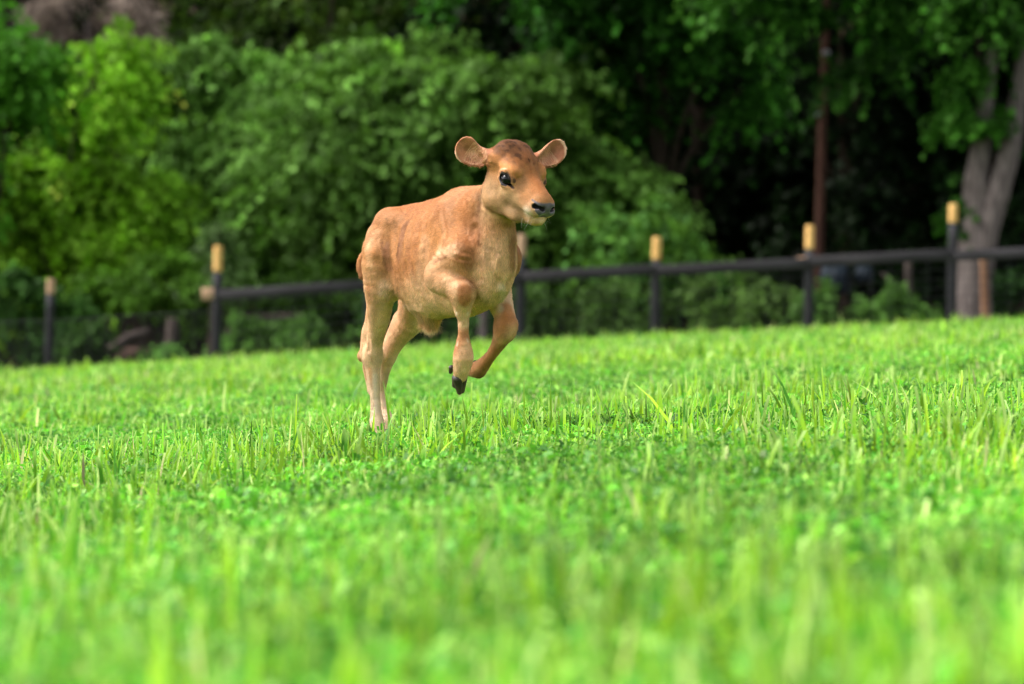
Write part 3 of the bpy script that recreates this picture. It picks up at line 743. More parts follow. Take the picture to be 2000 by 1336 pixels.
# ---- grass: mown blades, stubble and low clover, one mass
def grass():
    g = np.random.default_rng(21)
    def scatter(d0, d1, dens):
        A = (d1 - d0) * 2 * (.265 * (d0 + d1) / 2 + .8); n = int(A * dens)
        d = g.uniform(d0, d1, int(n * 1.6)); hw = .265 * d + .8; keep = g.random(len(d)) < hw / hw.max()
        d = d[keep][:n]; hw = hw[keep][:n]
        return g.uniform(-1, 1, len(d)) * hw, d
    VV = []; FF = []; CC = []; off = 0
    YG = np.array([.40, .67, .03]); MG = np.array([.15, .50, .03]); LG = np.array([.54, .80, .20]); BG = np.array([.095, .34, .025]); ST = np.array([.60, .52, .28])
    K = .94
    for d0, d1, dens, wm, hm in ((1.15, 3, 3000, 1.15, 1.0), (3, 6, 3000, 1.15, 1.0), (6, 10, 2700, 1.1, 1.0), (10, 16, 1100, 1.7, 1), (16, 26, 480, 2.6, 1), (26, 39.8, 260, 3.6, 1.0)):
        x, y = scatter(d0, d1, dens * .55); x2, y2 = scatter(d0, d1, dens * .45 / 9)
        sg = .016 + .0012 * (d0 + d1) / 2
        x2 = np.repeat(x2, 9) + g.normal(0, sg, len(x2) * 9); y2 = np.repeat(y2, 9) + g.normal(0, sg, len(y2) * 9)
        x = np.concatenate([x, x2]); y = np.minimum(np.concatenate([y, y2]), 39.9); N = len(x)
        P0 = np.stack([x, y, x * 0], 1)
        pa = vn(P0, .9) * .6 + vn(P0 + 4, 2.6) * .4                  # patches
        tall = g.random(N) < .12
        h = (g.uniform(.025, .085, N) + tall * g.uniform(.02, .075, N)) * (.30 + 1.4 * pa) * hm; h = h + (g.random(N) < .03) * g.uniform(.03, .09, N) + ((y > 27) & (g.random(N) < .05)) * g.uniform(.04, .15, N)
        wd = g.uniform(.0012, .0034, N) * wm * (1 + tall * .6)
        th = g.uniform(0, 2 * math.pi, N); la = g.uniform(0, 2 * math.pi, N); lean = np.abs(g.normal(0, .55, N)) * np.where(tall, .5, 1.25)
        sx_, sy_ = np.cos(th), np.sin(th); cut = np.where(tall & (g.random(N) < .6), .75, .10)
        z0 = ground_z(x, y) - .005
        rows = []
        for t, k in ((0, .8), (.4, 1.0), (.75, .8), (1, None)):
            ww = wd * (cut if k is None else k)
            bx = x + np.cos(la) * lean * h * t ** 1.7; by = y + np.sin(la) * lean * h * t ** 1.7; bz = z0 + h * t * (1 - .25 * lean * t)
            rows += [np.stack([bx - sx_ * ww, by - sy_ * ww, bz], 1), np.stack([bx + sx_ * ww, by + sy_ * ww, bz], 1)]
        V = np.stack(rows, 1).reshape(-1, 3); b = off + np.arange(N)[:, None] * 8
        VV.append(V); FF += [b + [0, 1, 3, 2], b + [2, 3, 5, 4], b + [4, 5, 7, 6]]; off += 8 * N
        r1 = g.random(N)[:, None]; r2 = g.random(N)
        c = lerp(MG, YG, np.clip(r1 * .9 + (pa[:, None] - .45) * 1.3, 0, 1)); c = np.where((r2 < .17)[:, None], LG, c); c = np.where((r2 > .88)[:, None], BG, c); c = np.where(((r2 > .44) & (r2 < .455))[:, None], ST, c)
        c = c * g.uniform(.5, 1.4, (N, 1)) * (.35 + .75 * vn(P0 + 3, 4.0) + .55 * vn(P0 + 8, 13.0))[:, None]; C = np.repeat(c, 8, 0).reshape(N, 8, 3)
        C[:, 6:] = lerp(C[:, 6:], LG, np.where(tall, .7, .12)[:, None, None]); CC.append(C.reshape(-1, 3))
    # clover and lucerne leaflets
    for d0, d1, dens, sm in ((1.15, 4, 3600, 1.25), (1.15, 10, 420, 1.9), (4, 10, 3600, 1.0), (10, 18, 900, 1.8), (18, 39.5, 200, 3.0)):
        x, y = scatter(d0, d1, dens / 3 * 2); P0 = np.stack([x, y, x * 0], 1); sm = sm * g.uniform(.75, 1.3, len(x))
        pa = vn(P0 + 11, 1.1) * .55 + vn(P0 + 7, 3.3) * .45; kp = g.random(len(x)) < sstep(.30, .62, pa) + .12
        x, y, pa, sm = x[kp], y[kp], pa[kp], sm[kp]; N = len(x)
        h = g.uniform(.015, .085, N) * (.5 + .9 * pa); z = ground_z(x, y) + h
        base = np.stack([x, y, z], 1); r0 = g.random(N)
        cc = np.where((r0 < .25)[:, None], LG * [.62, .82, .45], np.where((r0 < .6)[:, None], MG, BG)) * g.uniform(.5, 1.4, (N, 1)) * (.45 + 1.1 * vn(np.stack([x, y, x * 0], 1) + 3, 4.0))[:, None]
        a0 = g.uniform(0, 2 * math.pi, N); tilt = g.normal(0, .9, (N, 2))
        for j in range(3):
            a = a0 + j * 2.1 + g.normal(0, .25, N); L = g.uniform(.006, .017, N) * sm; wl = L * g.uniform(.20, .42, N)
            dx = np.stack([np.cos(a), np.sin(a), tilt[:, 0] + g.normal(0, .3, N)], 1); dx /= np.linalg.norm(dx, axis=1, keepdims=True)
            sd_ = np.stack([-np.sin(a), np.cos(a), tilt[:, 1]], 1); sd_ /= np.linalg.norm(sd_, axis=1, keepdims=True)
            st_ = base + dx * .002
            V = np.stack([st_, st_ + dx * (L * .55)[:, None] + sd_ * wl[:, None], st_ + dx * L[:, None] - np.array([0, 0, 1]) * (L * .15)[:, None], st_ + dx * (L * .55)[:, None] - sd_ * wl[:, None]], 1).reshape(-1, 3)
            b = off + np.arange(N)[:, None] * 4; VV.append(V); FF.append(b + [0, 1, 2, 3]); off += 4 * N; CC.append(np.repeat(cc, 4, 0))
    V = np.concatenate(VV); Fc = np.concatenate(FF); C = np.clip(np.concatenate(CC) * K, 0, .85)
    return mesh_np('grass', V, Fc, leaf_mat('grass_blades', .38, .45, .30), cols=C)
tag(grass(), 'short bright green grass and clover covering the field', kind='stuff')

# ---- foliage
M_LEAF = leaf_mat('foliage', .40, .6, .10)
def leaf_quads(P, D, size, asp, g):
    """P centres, D hanging direction; folded diamond leaves"""
    N = len(P); D = D / np.maximum(np.linalg.norm(D, axis=1, keepdims=True), 1e-6)
    R = g.normal(size=(N, 3)); S = np.cross(D, R); S /= np.maximum(np.linalg.norm(S, axis=1, keepdims=True), 1e-6)
    L = size * g.uniform(.6, 1.3, N)[:, None]; Wd = L * asp
    V = np.stack([P - D * L * .5, P + S * Wd, P + D * L * .5, P - S * Wd], 1).reshape(-1, 3)
    return V, np.arange(N)[:, None] * 4 + [0, 1, 2, 3]

def crown_mesh(name, blobs, parent, colour, cvar=.3, seed=1, leaf=.13, asp=.38, per=14, dens=.8, droop=.7, slen=.9, tip=None, origin=(0, 0, 0), hue=None):
    """blobs: (centre, radii, sprays). Sprays of leaves arch outwards from inside each blob and droop"""
    g = np.random.default_rng(seed); PP = []; DD = []; CC = []
    for (c, r, ns) in blobs:
        ns = int(ns * dens); c = np.asarray(c, float); r = np.asarray(r, float)
        m0 = ns * 5; u = g.normal(size=(m0, 3)); u /= np.linalg.norm(u, axis=1, keepdims=True)
        rad = g.uniform(.2, 1.0, m0) ** .5; o = c + u * r * rad[:, None] * (.30 + 1.25 * vn(u * 1.9 + c, 1.1)[:, None])
        dn = vn(o, 1.0) * .5 + vn(o + 9, 2.4) * .5; sel = np.argsort(-(dn + g.uniform(0, .14, m0)))[:ns]; g.shuffle(sel)
        u, o, dn = u[sel], o[sel], dn[sel]
        d = u * [1, 1, .5] + g.normal(0, .35, (ns, 3)) + [0, 0, .35]; d /= np.linalg.norm(d, axis=1, keepdims=True)
        L = slen * g.uniform(.5, 1.3, ns)
        cs = np.exp(g.normal(0, cvar * .9, ns)) * (1 + cvar * 2.2 * (vn(o + 5, .8) - .5)) * .85; hs_ = g.random(ns)
        for j in range(per):
            t = (j + g.random(ns)) / per
            P = o + d * (L * t)[:, None] - np.array([0, 0, 1]) * (droop * L * t * t)[:, None] + g.normal(0, leaf * .45, (ns, 3))
            dd = d * [1, 1, .3] - np.array([0, 0, 1]) * (.5 + droop * t[:, None]) + g.normal(0, .5, (ns, 3))
            PP.append(P); DD.append(dd)
            cc = np.asarray(colour) * [1.25, 1, .8] * cs[:, None] * g.uniform(.85, 1.15, (ns, 1))
            if tip is not None: cc = lerp(cc, np.asarray(tip) * cs[:, None], (hs_ * t * (hs_ > .35))[:, None])  # lighter spray tips put a lit-leaf effect into the tint
            CC.append(cc)
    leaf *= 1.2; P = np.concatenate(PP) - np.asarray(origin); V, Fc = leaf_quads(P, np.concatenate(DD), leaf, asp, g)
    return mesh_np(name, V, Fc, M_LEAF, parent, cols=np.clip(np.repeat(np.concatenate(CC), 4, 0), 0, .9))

def tube(name, pts, mat, parent, origin=(0, 0, 0), sides=14, rough=.08, seed=0, smooth=True):
    """tapered limb through (point, radius); uneven section"""
    g = np.random.default_rng(seed); P = np.array([np.asarray(q[0], float) for q in pts]); R = np.array([q[1] for q in pts])
    T = np.linspace(0, len(P) - 1, max(2, (len(P) - 1) * 7 + 1)); C = np.stack([np.interp(T, np.arange(len(P)), P[:, i]) for i in range(3)], 1)
    for _ in range(3): C[1:-1] = (C[:-2] + 2 * C[1:-1] + C[2:]) / 4
    rr = np.interp(T, np.arange(len(P)), R); V = []; Fc = []
    for i in range(len(C)):
        d = C[min(i + 1, len(C) - 1)] - C[max(i - 1, 0)]; d /= np.linalg.norm(d); a = np.cross(d, [.31, .93, .2]); a /= np.linalg.norm(a); b = np.cross(d, a)
        for k in range(sides):
            th = 2 * math.pi * k / sides; q = rr[i] * (1 + rough * (math.sin(3 * th + .4 * i) * .6 + g.normal() * .5))
            V.append(C[i] + (a * math.cos(th) + b * math.sin(th)) * q - np.asarray(origin))
    n = len(C)
    for i in range(n - 1):
        for k in range(sides): Fc.append([i * sides + k, i * sides + (k + 1) % sides, (i + 1) * sides + (k + 1) % sides, (i + 1) * sides + k])
    V.append(C[0] - origin); V.append(C[-1] - origin); 
    for k in range(0, sides, 2):
        Fc.append([len(V) - 2, (k + 2) % sides, (k + 1) % sides, k]); b0 = (n - 1) * sides; Fc.append([len(V) - 1, b0 + k, b0 + (k + 1) % sides, b0 + (k + 2) % sides])
    return mesh_np(name, V, Fc, mat, parent, smooth=smooth)

def box(name, a, b, w, h, mat, parent, origin=(0, 0, 0), bev=.006):
    """bevelled board from a to b, w across, h tall"""
    a = Vector(a) - Vector(origin); b = Vector(b) - Vector(origin); d = (b - a); L = d.length; d.normalize(); s = d.cross(Vector((0, 0, 1)))
    if s.length < 1e-3: s = Vector((1, 0, 0))
    s.normalize(); u = s.cross(d)
    ring = [(-w / 2 + bev, -h / 2), (w / 2 - bev, -h / 2), (w / 2, -h / 2 + bev), (w / 2, h / 2 - bev), (w / 2 - bev, h / 2), (-w / 2 + bev, h / 2), (-w / 2, h / 2 - bev), (-w / 2, -h / 2 + bev)]
    V = []; 
    for t, sc_ in ((0, .93), (bev, 1), (L - bev, 1), (L, .93)):
        V += [a + d * t + s * x * sc_ + u * y * sc_ for x, y in ring]
    Fc = []
    for i in range(3):
        for k in range(8): Fc.append([i * 8 + k, i * 8 + (k + 1) % 8, i * 8 + 8 + (k + 1) % 8, i * 8 + 8 + k])
    for b0 in (0, 24):
        Fc += [[b0, b0 + 1, b0 + 2, b0 + 7], [b0 + 7, b0 + 2, b0 + 3, b0 + 6], [b0 + 6, b0 + 3, b0 + 4, b0 + 5]]
    return mesh_np(name, [tuple(v) for v in V], Fc, mat, parent)

M_BARK = noise_mat('bark', (.070, .055, .050), (.200, .165, .150), 7, .95, (2.2, 2.2, .35), .8)
M_BARKD = noise_mat('dark_bark', (.020, .014, .010), (.060, .042, .030), 7, .95, (2, 2, .35), .6)
M_BLACK = noise_mat('black_paint', (.010, .010, .012), (.026, .024, .028), 9, .7, (1, 1, .3), .2, .3)
M_RAIL = noise_mat('black_rail', (.018, .016, .018), (.045, .040, .044), 4, .8, (.3, 1, 1), .3, .3)
M_RAW = noise_mat('raw_wood', (.62, .34, .10), (.80, .50, .19), 6, .8, (3, 3, .3), .3)
M_RAWP = noise_mat('weathered_wood', (.34, .20, .12), (.52, .34, .22), 6, .85, (3, 3, .3), .3)

# ---- fence
FY = 40.0
fence = empty('fence', tuple(at(1000, 660, FY)) , 0)
fo = np.array(fence.location)
tag(fence, 'black post and rail fence with wire mesh and raw wood post tops behind the calf', 'fence')
posts = [(97, 545, 717, M_RAWP, 30), (424, 480, 697, M_RAW, 52), (722, 470, 675, M_RAW, 40), (1017, 458, 655, M_RAWP, 44), (1281, 463, 652, M_RAW, 46), (1580, 440, 642, M_RAW, 48), (1860, 398, 627, M_RAW, 38), (2150, 392, 612, M_RAW, 42)]
for i, (u, vt, vb, mraw, cap) in enumerate(posts):
    lean = (4 if i else 6)
    tp = np.array(at(u + lean * .5, vt, FY)); bt = np.array(at(u - lean * .5, vb + 45, FY)); cp = lerp(tp, bt, (cap + 0) / (vb + 45 - vt))
    r = .076 if i else .07
    pst = tube('post', [(bt, r * 1.05), (cp, r)], M_BLACK, fence, fo, 16, .015, i)
    m1 = cp + (tp - cp) * .93
    pt = tube('bare_top', [(cp + (tp - cp) * .01, r * .985), (m1, r * .96), (tp, r * .80)], mraw, pst, fo, 16, .02, 30 + i)
rl = [(424, 577), (722, 557), (1017, 541), (1281, 526), (1580, 511), (1860, 497), (2150, 484)]
for i, ((u0, v0), (u1, v1)) in enumerate(zip(rl[:-1], rl[1:])):
    a = at(u0 + 2, v0 + (3 if i % 2 else 0), FY - .10); b = at(u1 - 2, v1 + (3 if i % 2 else 0), FY - .10)
    box('rail', a, b, .045, .185, M_RAIL, fence, fo)
for (u, v) in ((404, 574), (1567, 513)):
    o = box('rail_end', at(u - 10, v + 1, FY - .02), at(u + 16, v - 1, FY - .02), .05, .20, M_RAWP, fence, fo); o['label'] = 'bare weathered rail stub beside the post'
def wires():
    V = []; Fc = []
    def w_(a, b, r):
        a = np.array(a); b = np.array(b); d = b - a; d /= np.linalg.norm(d); s = np.cross(d, [0, 1, 0]); s /= np.linalg.norm(s); y = np.array([0, 1, 0]); n0 = len(V)
        for q in (a, b): V.extend([q + s * r, q + y * r, q - s * r, q - y * r])
        for k in range(4): Fc.append([n0 + k, n0 + (k + 1) % 4, n0 + 4 + (k + 1) % 4, n0 + 4 + k])
    P = [(-190, 735)] + [(u, vb + 12) for u, _, vb, _, _ in posts]
    for (u0, v0), (u1, v1) in zip(P[:-1], P[1:]):
        a = np.array(at(u0, v0, FY - .085)); b = np.array(at(u1, v1, FY - .085)); H = .86 if u1 < 430 else 1.12
        k = .0
        for j in range(9):
            z = H * (j / 8) ** 1.15; w_(a + [0, 0, z], b + [0, 0, z], .006 if j < 8 else .009)
        m = int((b[0] - a[0]) / .3)
        for j in range(m + 1):
            c = lerp(a, b, (j + .3) / (m + .6)); w_(c, c + [0, 0, H], .0045)
    return V, Fc
V, Fc = wires(); m_w, n, p, out = new_mat('wire'); p.inputs['Base Color'].default_value = (.03, .03, .032, 1); p.inputs['Metallic'].default_value = .6; p.inputs['Roughness'].default_value = .5
mesh_np('wire_mesh', np.array(V) - fo, Fc, m_w, fence)

# ---- trees and shrubs
def blob(u, v, Y, ru, rv, ns, ry=None):
    c = at(u, v, Y); k = Y / F
    return (np.array(c), np.array([ru * k, (ry if ry else min(ru, rv) * k * .9), rv * k]), ns)
def gp(u, Y):
    x = (u - 1000) / F * Y; return np.array([x, Y, float(ground_z(x, Y))])
def limbs(parent, base, blobs, mat, o, r0, seed, name='trunk', bname='branch'):
    g = np.random.default_rng(seed); cen = np.mean([b[0] for b in blobs], 0)
    knee_ = lerp(base, cen, .45) + [0, 0, .2]
    tube(name, [(base - [0, 0, .2], r0 * 1.25), (lerp(base, knee_, .3), r0), (knee_, r0 * .8), (cen, r0 * .45)], mat, parent, o, seed=seed)
    for i, b in enumerate(blobs[:6]):
        e = b[0] + [0, 0, b[1][2] * .4]; s_ = lerp(base, knee_, .7 + .3 * g.random())
        tube(bname, [(s_, r0 * .5), (lerp(s_, e, .5) + g.normal(0, .15, 3), r0 * .32), (e, r0 * .10)], mat, parent, o, 8, seed=seed + i)
def plant(name, label, cat, base, blobs, colour, seed, group=None, r0=.12, bark=None, woody=True, **kw):
    t = empty(name, tuple(base)); tag(t, label, cat, group)
    if woody: limbs(t, base, blobs, bark or M_BARKD, base, r0, seed, 'trunk' if 'tree' in name else 'stem')
    crown_mesh('crown' if 'tree' in name else 'foliage', blobs, t, colour, seed=seed, origin=base, **kw)
    return t
G_BR = (.12, .35, .015); G_MID = (.04, .15, .015); G_PALE = (.07, .20, .03); G_DK = (.022, .070, .016); G_OL = (.065, .15, .020)
if True:
    # bright young tree, left
    plant('broadleaf_tree', 'bright yellow-green tree filling the left side behind the fence', 'tree', gp(150, 50),
          [blob(165, 200, 50, 90, 120, 420), blob(110, 330, 50, 150, 150, 900), blob(235, 340, 50, 110, 130, 620), blob(60, 500, 50, 130, 130, 700), blob(220, 500, 50, 120, 110, 560)], G_BR, 101, r0=.14, leaf=.15, tip=(.30, .58, .05), cvar=.4)
    plant('leaning_tree', 'bright leafy tree cut off by the upper left corner', 'tree', gp(-60, 47),
          [blob(-10, 130, 47, 75, 90, 330), blob(40, 110, 47, 50, 40, 100), blob(-60, 250, 47, 90, 130, 300)], (.05, .21, .016), 102, r0=.14, leaf=.15, cvar=.35)
    plant('dead_tree', 'grey-brown bare twiggy tree behind the bright tree at the upper left', 'tree', gp(200, 60),
          [blob(170, 50, 58, 100, 90, 620), blob(225, 120, 58, 60, 60, 260), blob(120, -40, 60, 130, 80, 300)], (.24, .235, .24), 103, r0=.12, leaf=.16, asp=.14, bark=M_BARK)
    plant('rounded_tree', 'mid-green rounded tree with soft top left of the arching bush', 'tree', gp(420, 54),
          [blob(400, 150, 54, 80, 60, 300), blob(360, 240, 54, 90, 80, 340), blob(480, 230, 54, 120, 100, 620), blob(420, 370, 54, 150, 120, 900)], G_PALE, 104, r0=.14, leaf=.15, cvar=.45, tip=(.18, .38, .07))
    # the arching bush behind the calf
    plant('arching_bush', 'large arching bush with drooping pale green sprays behind the calf', 'bush', gp(820, 50),
          [blob(790, 170, 50, 90, 45, 170), blob(700, 270, 50, 130, 60, 280), blob(930, 200, 50, 130, 60, 300), blob(640, 350, 50, 110, 110, 330), blob(780, 330, 49.5, 120, 60, 260), blob(900, 400, 50, 210, 100, 560), blob(980, 290, 49.3, 110, 60, 220), blob(1040, 330, 50, 90, 100, 380), blob(1120, 430, 50, 90, 80, 340), blob(620, 480, 50, 120, 90, 420), blob(1000, 480, 50, 170, 90, 520)],
          (.045, .135, .014), 105, r0=.10, leaf=.14, droop=.55, slen=1.9, per=24, cvar=.5, tip=(.18, .36, .07))
    plant('sloping_bush', 'light green bush sloping down to the fence right of the calf', 'bush', gp(1250, 47),
          [blob(1200, 470, 47, 90, 80, 320), blob(1290, 500, 47, 90, 60, 300), blob(1370, 530, 47, 60, 40, 160)], (.065, .20, .022), 106, r0=.06, leaf=.13, droop=.9, cvar=.35, tip=(.12, .30, .07))
    low = [('shrub', 'pale green shrub behind the fence rail left of the brown pole', gp(1440, 44), [blob(1430, 575, 44, 75, 45, 260), blob(1500, 590, 44, 60, 45, 200)], (.09, .22, .05), 111),
           ('shrub', 'small pale green shrub at the foot of the brown pole', gp(1620, 43), [blob(1625, 605, 43, 50, 34, 170)], (.08, .22, .05), 112),
           ('shrub', 'small green shrub in front of the dark drums', gp(1710, 43), [blob(1700, 612, 43, 42, 24, 110), blob(1760, 600, 43, 34, 30, 90)], (.07, .20, .04), 113),
           ('shrub', 'dark green shrub behind the leftmost fence post', gp(40, 43.5), [blob(30, 610, 43.5, 90, 70, 260), blob(130, 650, 43.5, 60, 50, 150)], (.03, .10, .02), 114),
           ('shrub', 'mid-green shrub above the fallen grey log', gp(290, 44.5), [blob(230, 570, 44.5, 90, 50, 260), blob(320, 560, 44.5, 80, 50, 240)], (.05, .15, .016), 115),
           ('shrub', 'green shrub above the stack of grey timber', gp(560, 45.5), [blob(500, 545, 45.5, 80, 50, 240), blob(620, 560, 45.5, 90, 60, 280), blob(680, 630, 45.5, 60, 40, 130)], (.04, .125, .014), 116),
           ('shrub', 'dark green shrub behind the fence seen under the calf', gp(860, 44), [blob(820, 600, 44, 80, 60, 240), blob(920, 600, 44, 70, 60, 200)], (.03, .10, .02), 117),
           ('shrub', 'dark green shrub behind the wire just right of the calf', gp(1130, 44), [blob(1090, 600, 44, 70, 45, 200), blob(1190, 605, 44, 80, 45, 220)], (.07, .18, .04), 118),
           ('shrub', 'narrow pale sprig rising behind the orange-topped post', gp(415, 43), [blob(412, 480, 43, 20, 36, 50), blob(404, 540, 43, 30, 40, 60)], (.08, .18, .06), 119),
           ('shrub', 'pale weedy shrub growing through the stack of grey timber', gp(520, 42.6), [blob(470, 655, 42.4, 40, 22, 60), blob(560, 650, 42.4, 50, 30, 110), blob(630, 640, 42.4, 40, 40, 100)], (.06, .17, .035), 121),
           ('shrub', 'pale weedy shrub in front of the leaning grey log', gp(210, 42.2), [blob(180, 680, 42.0, 40, 26, 90), blob(300, 690, 42.0, 30, 22, 50)], (.05, .15, .03), 122),
           ('shrub', 'green shrub behind the fence at the right edge past the forked tree', gp(1980, 45), [blob(1985, 560, 45, 50, 50, 150), blob(2080, 570, 45, 80, 50, 150)], (.035, .11, .03), 120)]
    for nm, lab, b, bl, c, sd_ in low:
        plant(nm, lab, 'shrub', b, bl, c, sd_, 'low shrubs behind the fence', r0=.03, leaf=.11, slen=.5, cvar=.4)
    # the forked tree at the right
    Y = 43.0; base = gp(1898, Y)
    ft = empty('forked_tree', tuple(base)); tag(ft, 'big grey forked tree trunk behind the fence at the right edge', 'tree')
    k = Y / F
    tube('trunk', [(at(1892, 690, Y), 52 * k), (at(1893, 640, Y), 44 * k), (at(1898, 580, Y), 37 * k), (at(1903, 500, Y), 34 * k), (at(1906, 420, Y), 30 * k), (at(1908, 350, Y), 24 * k), (at(1916, 277, Y), 18 * k), (at(1930, 180, Y), 12 * k), (at(1944, 56, Y), 9 * k), (at(1955, -120, Y), 7 * k)], M_BARK, ft, base, 20, .05, 3)
    tube('limb', [(at(1916, 540, Y - .05), 24 * k), (at(1926, 450, Y - .1), 25 * k), (at(1950, 375, Y - .12), 23 * k), (at(1972, 300, Y - .1), 21 * k), (at(1986, 200, Y), 17 * k), (at(2008, 80, Y), 14 * k), (at(2050, -120, Y), 11 * k)], M_BARK, ft, base, 18, .05, 4)
    crown_mesh('ivy', [blob(1868, 245, 42.7, 26, 70, 70), blob(1938, 248, 42.6, 28, 24, 26), blob(1872, 390, 42.9, 10, 60, 24), blob(1878, 130, 42.8, 26, 60, 60)], ft, (.02, .10, .008), seed=130, leaf=.12, slen=.4, origin=base, tip=(.09, .26, .03))
    crown_mesh('crown', [blob(1900, 0, 42.5, 80, 50, 200), blob(1730, 10, 44, 90, 45, 180), blob(1500, -40, 44, 120, 50, 200), blob(1790, -190, 43, 440, 120, 1500), blob(1680, 150, 44, 30, 40, 30), blob(1800, 60, 44, 40, 30, 50), blob(1560, 20, 44, 50, 30, 50), blob(1700, -420, 45, 700, 160, 1900, 4.0)], ft, (.015, .08, .006), seed=131, leaf=.14, origin=base, tip=(.09, .27, .03), cvar=.5)  # last wide blob is above the frame, added to block sky light
    # overhanging tree in the middle
    plant('overhanging_tree', 'dark tree with hanging leafy boughs above and right of the calf', 'tree', gp(1290, 52),
          [blob(1160, 40, 51, 120, 55, 380), blob(1230, 110, 51, 110, 75, 420), blob(1060, -60, 51, 240, 90, 700), blob(1420, 80, 51, 40, 70, 110), blob(1450, 190, 51, 30, 50, 50), blob(1330, -130, 51, 330, 110, 900), blob(1200, 200, 51.5, 60, 60, 130), blob(1500, -350, 50, 600, 160, 1500, 4.0)], (.014, .070, .006), 107, r0=.17, leaf=.16, tip=(.05, .20, .018), cvar=.5)  # final wide blob: unseen canopy added to keep sky light off the wood
    # forest wall: tall trees, most crown colours blackened to stand in for deep shade
    fr = [(60, 62, 0), (330, 64, 1), (610, 60, 2), (820, 66, 3), (1010, 61, 4), (1180, 66, 5), (1360, 60, 6), (1500, 64, 7), (1660, 58, 8), (1800, 62, 9), (1930, 57, 10), (2080, 62, 11), (-150, 60, 12), (2260, 58, 13)]
    labs = ['tall dark tree behind the bright tree at the far left', 'tall olive tree behind the rounded tree', 'tall olive tree above the left of the arching bush', 'tall dark tree above the calf', 'tall dark tree rising behind the arching bush top', 'dark tree behind the overhanging boughs', 'very dark tree between the boughs and the brown pole',
            'dark tree just left of the brown pole', 'dark tree just right of the brown pole', 'dark tree between the pole and the forked tree', 'dark tree directly behind the forked tree', 'dark tree past the right side of the forked tree', 'dark tree beyond the left edge of the field', 'dark tree beyond the right edge of the field']
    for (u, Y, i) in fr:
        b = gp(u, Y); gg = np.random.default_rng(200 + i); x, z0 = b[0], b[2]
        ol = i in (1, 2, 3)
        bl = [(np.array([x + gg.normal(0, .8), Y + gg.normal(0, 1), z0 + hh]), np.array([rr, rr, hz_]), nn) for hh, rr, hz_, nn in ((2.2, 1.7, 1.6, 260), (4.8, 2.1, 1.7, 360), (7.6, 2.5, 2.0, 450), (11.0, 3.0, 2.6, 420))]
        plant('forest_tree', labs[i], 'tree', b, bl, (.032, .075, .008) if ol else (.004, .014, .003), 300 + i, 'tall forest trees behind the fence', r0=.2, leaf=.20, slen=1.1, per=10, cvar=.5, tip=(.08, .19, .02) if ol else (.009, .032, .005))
    # far wood on the bank, deep shade put into its colour
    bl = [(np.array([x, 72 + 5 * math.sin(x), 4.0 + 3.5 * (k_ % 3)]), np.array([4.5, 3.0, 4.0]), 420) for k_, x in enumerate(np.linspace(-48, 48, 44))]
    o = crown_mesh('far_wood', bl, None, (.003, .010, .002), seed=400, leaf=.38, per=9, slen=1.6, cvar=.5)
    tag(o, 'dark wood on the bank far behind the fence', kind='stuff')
    # canopy further back and above
# ---- pole, logs and the rest behind the fence
M_POLE = noise_mat('brown_pole', (.035, .014, .009), (.075, .032, .020), 6, .85, (3, 3, .3), .3)
Y = 48.0; k = Y / F; base = gp(1597, Y)
pl = empty('wooden_pole', tuple(base)); tag(pl, 'tall thin reddish-brown pole standing behind the fence', 'pole')
tube('shaft', [(at(1596, 650, Y), 10 * k), (at(1600, 450, Y), 9.5 * k), (at(1606, 225, Y), 8.5 * k), (at(1612, 60, Y), 7.5 * k), (at(1617, -60, Y), 7 * k)], M_POLE, pl, base, 14, .03, 5)
M_INS = noise_mat('grey_insulator', (.12, .12, .13), (.22, .22, .24), 8, .4)
for (u, v) in ((1599, 224), (1614, 103)):
    tube('insulator', [(at(u - 7, v, Y - .10), .035), (at(u, v, Y - .10), .06), (at(u + 7, v, Y - .10), .035)], M_INS, pl, base, 10, .01, 6)
def single(name, label, cat, pts, mat, seed, sides=14, group=None):
    b = np.array(pts[0][0]); o = tube(name, pts, mat, None, b, sides, .07, seed); o.location = tuple(b); tag(o, label, cat, group); return o
k = 43 / F
M_GREYW = noise_mat('grey_deadwood', (.04, .030, .026), (.105, .080, .068), 5, .95, (2, 2, .6), .6)
single('log', 'grey dead log leaning up behind the fence at the left', 'log', [(at(165, 712, 42.5), .07), (at(215, 682, 42.6), .08), (at(255, 656, 42.8), .075), (at(290, 646, 43), .05)], M_GREYW, 7)
single('log', 'dark brown log lying under the leaning grey log', 'log', [(at(215, 712, 43.2), .12), (at(260, 690, 43.2), .13), (at(310, 700, 43.2), .10)], noise_mat('brown_deadwood', (.05, .03, .022), (.12, .07, .05), 5, .95), 8)
single('stump', 'upright grey-brown stump left of the orange-topped post', 'stump', [(at(334, 715, 43), 15 * k), (at(336, 660, 43), 12.5 * k), (at(338, 622, 43), 11.5 * k)], M_GREYW, 9)
single('sapling', 'pale grey slender trunk seen between the calf\'s forelegs', 'trunk', [(at(941, 690, 43.2), 9 * k), (at(943, 640, 43.2), 8.5 * k), (at(946, 560, 43.2), 8 * k), (at(950, 430, 43.6), 6 * k)], M_BARK, 10)
single('stake', 'orange-brown wooden stake beside the forked tree', 'stake', [(at(1926, 655, 42), 8.5 * k), (at(1924, 600, 42), 8 * k), (at(1920, 500, 42), 6.5 * k)], noise_mat('orange_wood', (.15, .075, .042), (.28, .155, .09), 6, .9, (3, 3, .3)), 11)
single('stub_post', 'short pale post under the rail left of the forked tree', 'post', [(at(1776, 640, 44), 8 * k), (at(1775, 580, 44), 8 * k), (at(1774, 512, 44), 7 * k)], M_GREYW, 12)
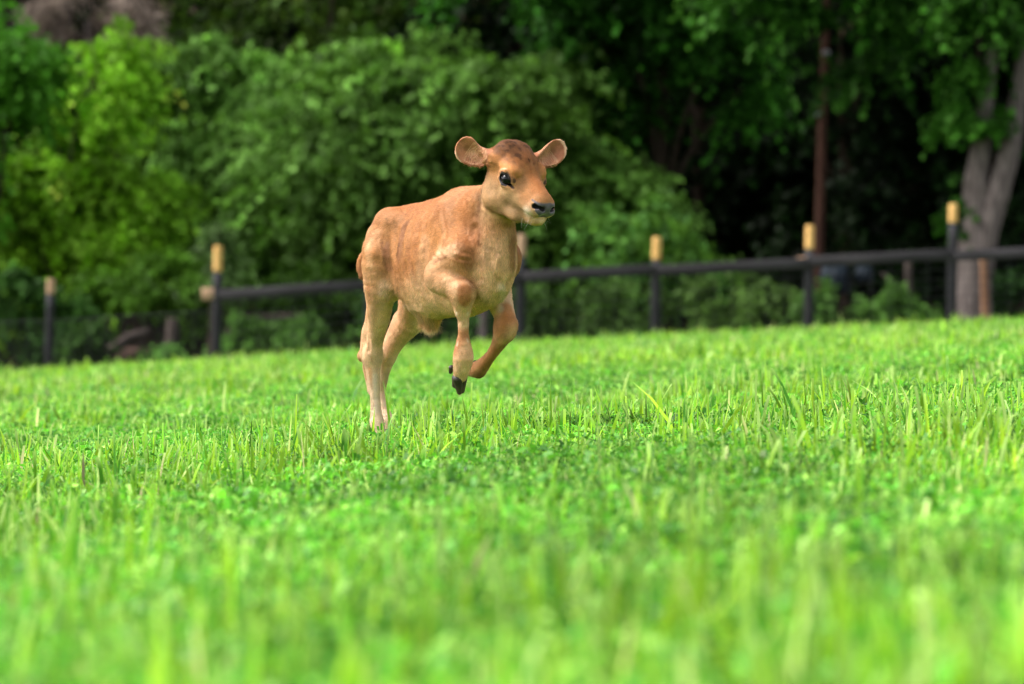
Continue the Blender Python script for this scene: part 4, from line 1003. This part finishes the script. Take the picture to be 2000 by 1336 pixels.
single('branch', 'pale curved branch arching from the brown soil mound', 'branch', [(at(1725, 640, 43.6), .05), (at(1746, 600, 43.6), .055), (at(1750, 570, 43.6), .05), (at(1738, 545, 43.6), .04), (at(1722, 535, 43.6), .03)], M_GREYW, 13)
for i, (v, u0, u1, lab) in enumerate(((617, 445, 600, 'topmost grey weathered timber of the stack left of the calf'), (642, 440, 560, 'middle grey weathered timber of the stack left of the calf'), (668, 440, 640, 'lowest brown-grey timber of the stack left of the calf'))):
    a = at(u0, v + 5, 43.4 + .06 * i); b = at(u1, v, 43.6 + .06 * i); c = (a + b) / 2
    o = box('timber', a, b, .20, .11, M_GREYW, None, c, .02); o.location = c; tag(o, lab, 'timber', 'stack of grey timber behind the fence')
M_DRUM = noise_mat('dark_drum', (.008, .013, .020), (.02, .030, .042), 5, .6, spec=.15)
def drum(u, v, Y, r, L, lab):
    c = np.array(at(u, v, Y)); t = empty('drum', tuple(c)); tag(t, lab, 'drum', 'dark drums behind the fence')
    ax = np.array([.9, -.42, .0]); P = [(-.5, .9), (-.47, 1), (-.18, 1), (-.16, 1.05), (-.14, 1), (.14, 1), (.16, 1.05), (.18, 1), (.47, 1), (.5, .9)]
    V = []; Fc = []; n = 24; b = np.array([.42, .9, 0]); z = np.array([0, 0, 1])
    for (s_, q) in P: V += [ax * L * s_ + (b * math.cos(a) + z * math.sin(a)) * r * q for a in np.linspace(0, 2 * math.pi, n, endpoint=False)]
    for i in range(len(P) - 1):
        for k_ in range(n): Fc.append([i * n + k_, i * n + (k_ + 1) % n, (i + 1) * n + (k_ + 1) % n, (i + 1) * n + k_])
    mesh_np('shell', V, Fc, M_DRUM, t, smooth=True)
    for s_ in (-.49, .49):
        V = [ax * L * s_] + [ax * L * s_ + (b * math.cos(a) + z * math.sin(a)) * r * .9 for a in np.linspace(0, 2 * math.pi, n, endpoint=False)]
        mesh_np('lid', V, [[0, 1 + k_, 1 + (k_ + 1) % n, 1 + (k_ + 2) % n] for k_ in range(0, n, 2)], M_DRUM, t)
drum(1632, 545, 45.5, .27, .45, 'larger blue-black drum just right of the brown pole')
drum(1688, 536, 45.5, .16, .28, 'smaller blue-black drum right of the larger one')
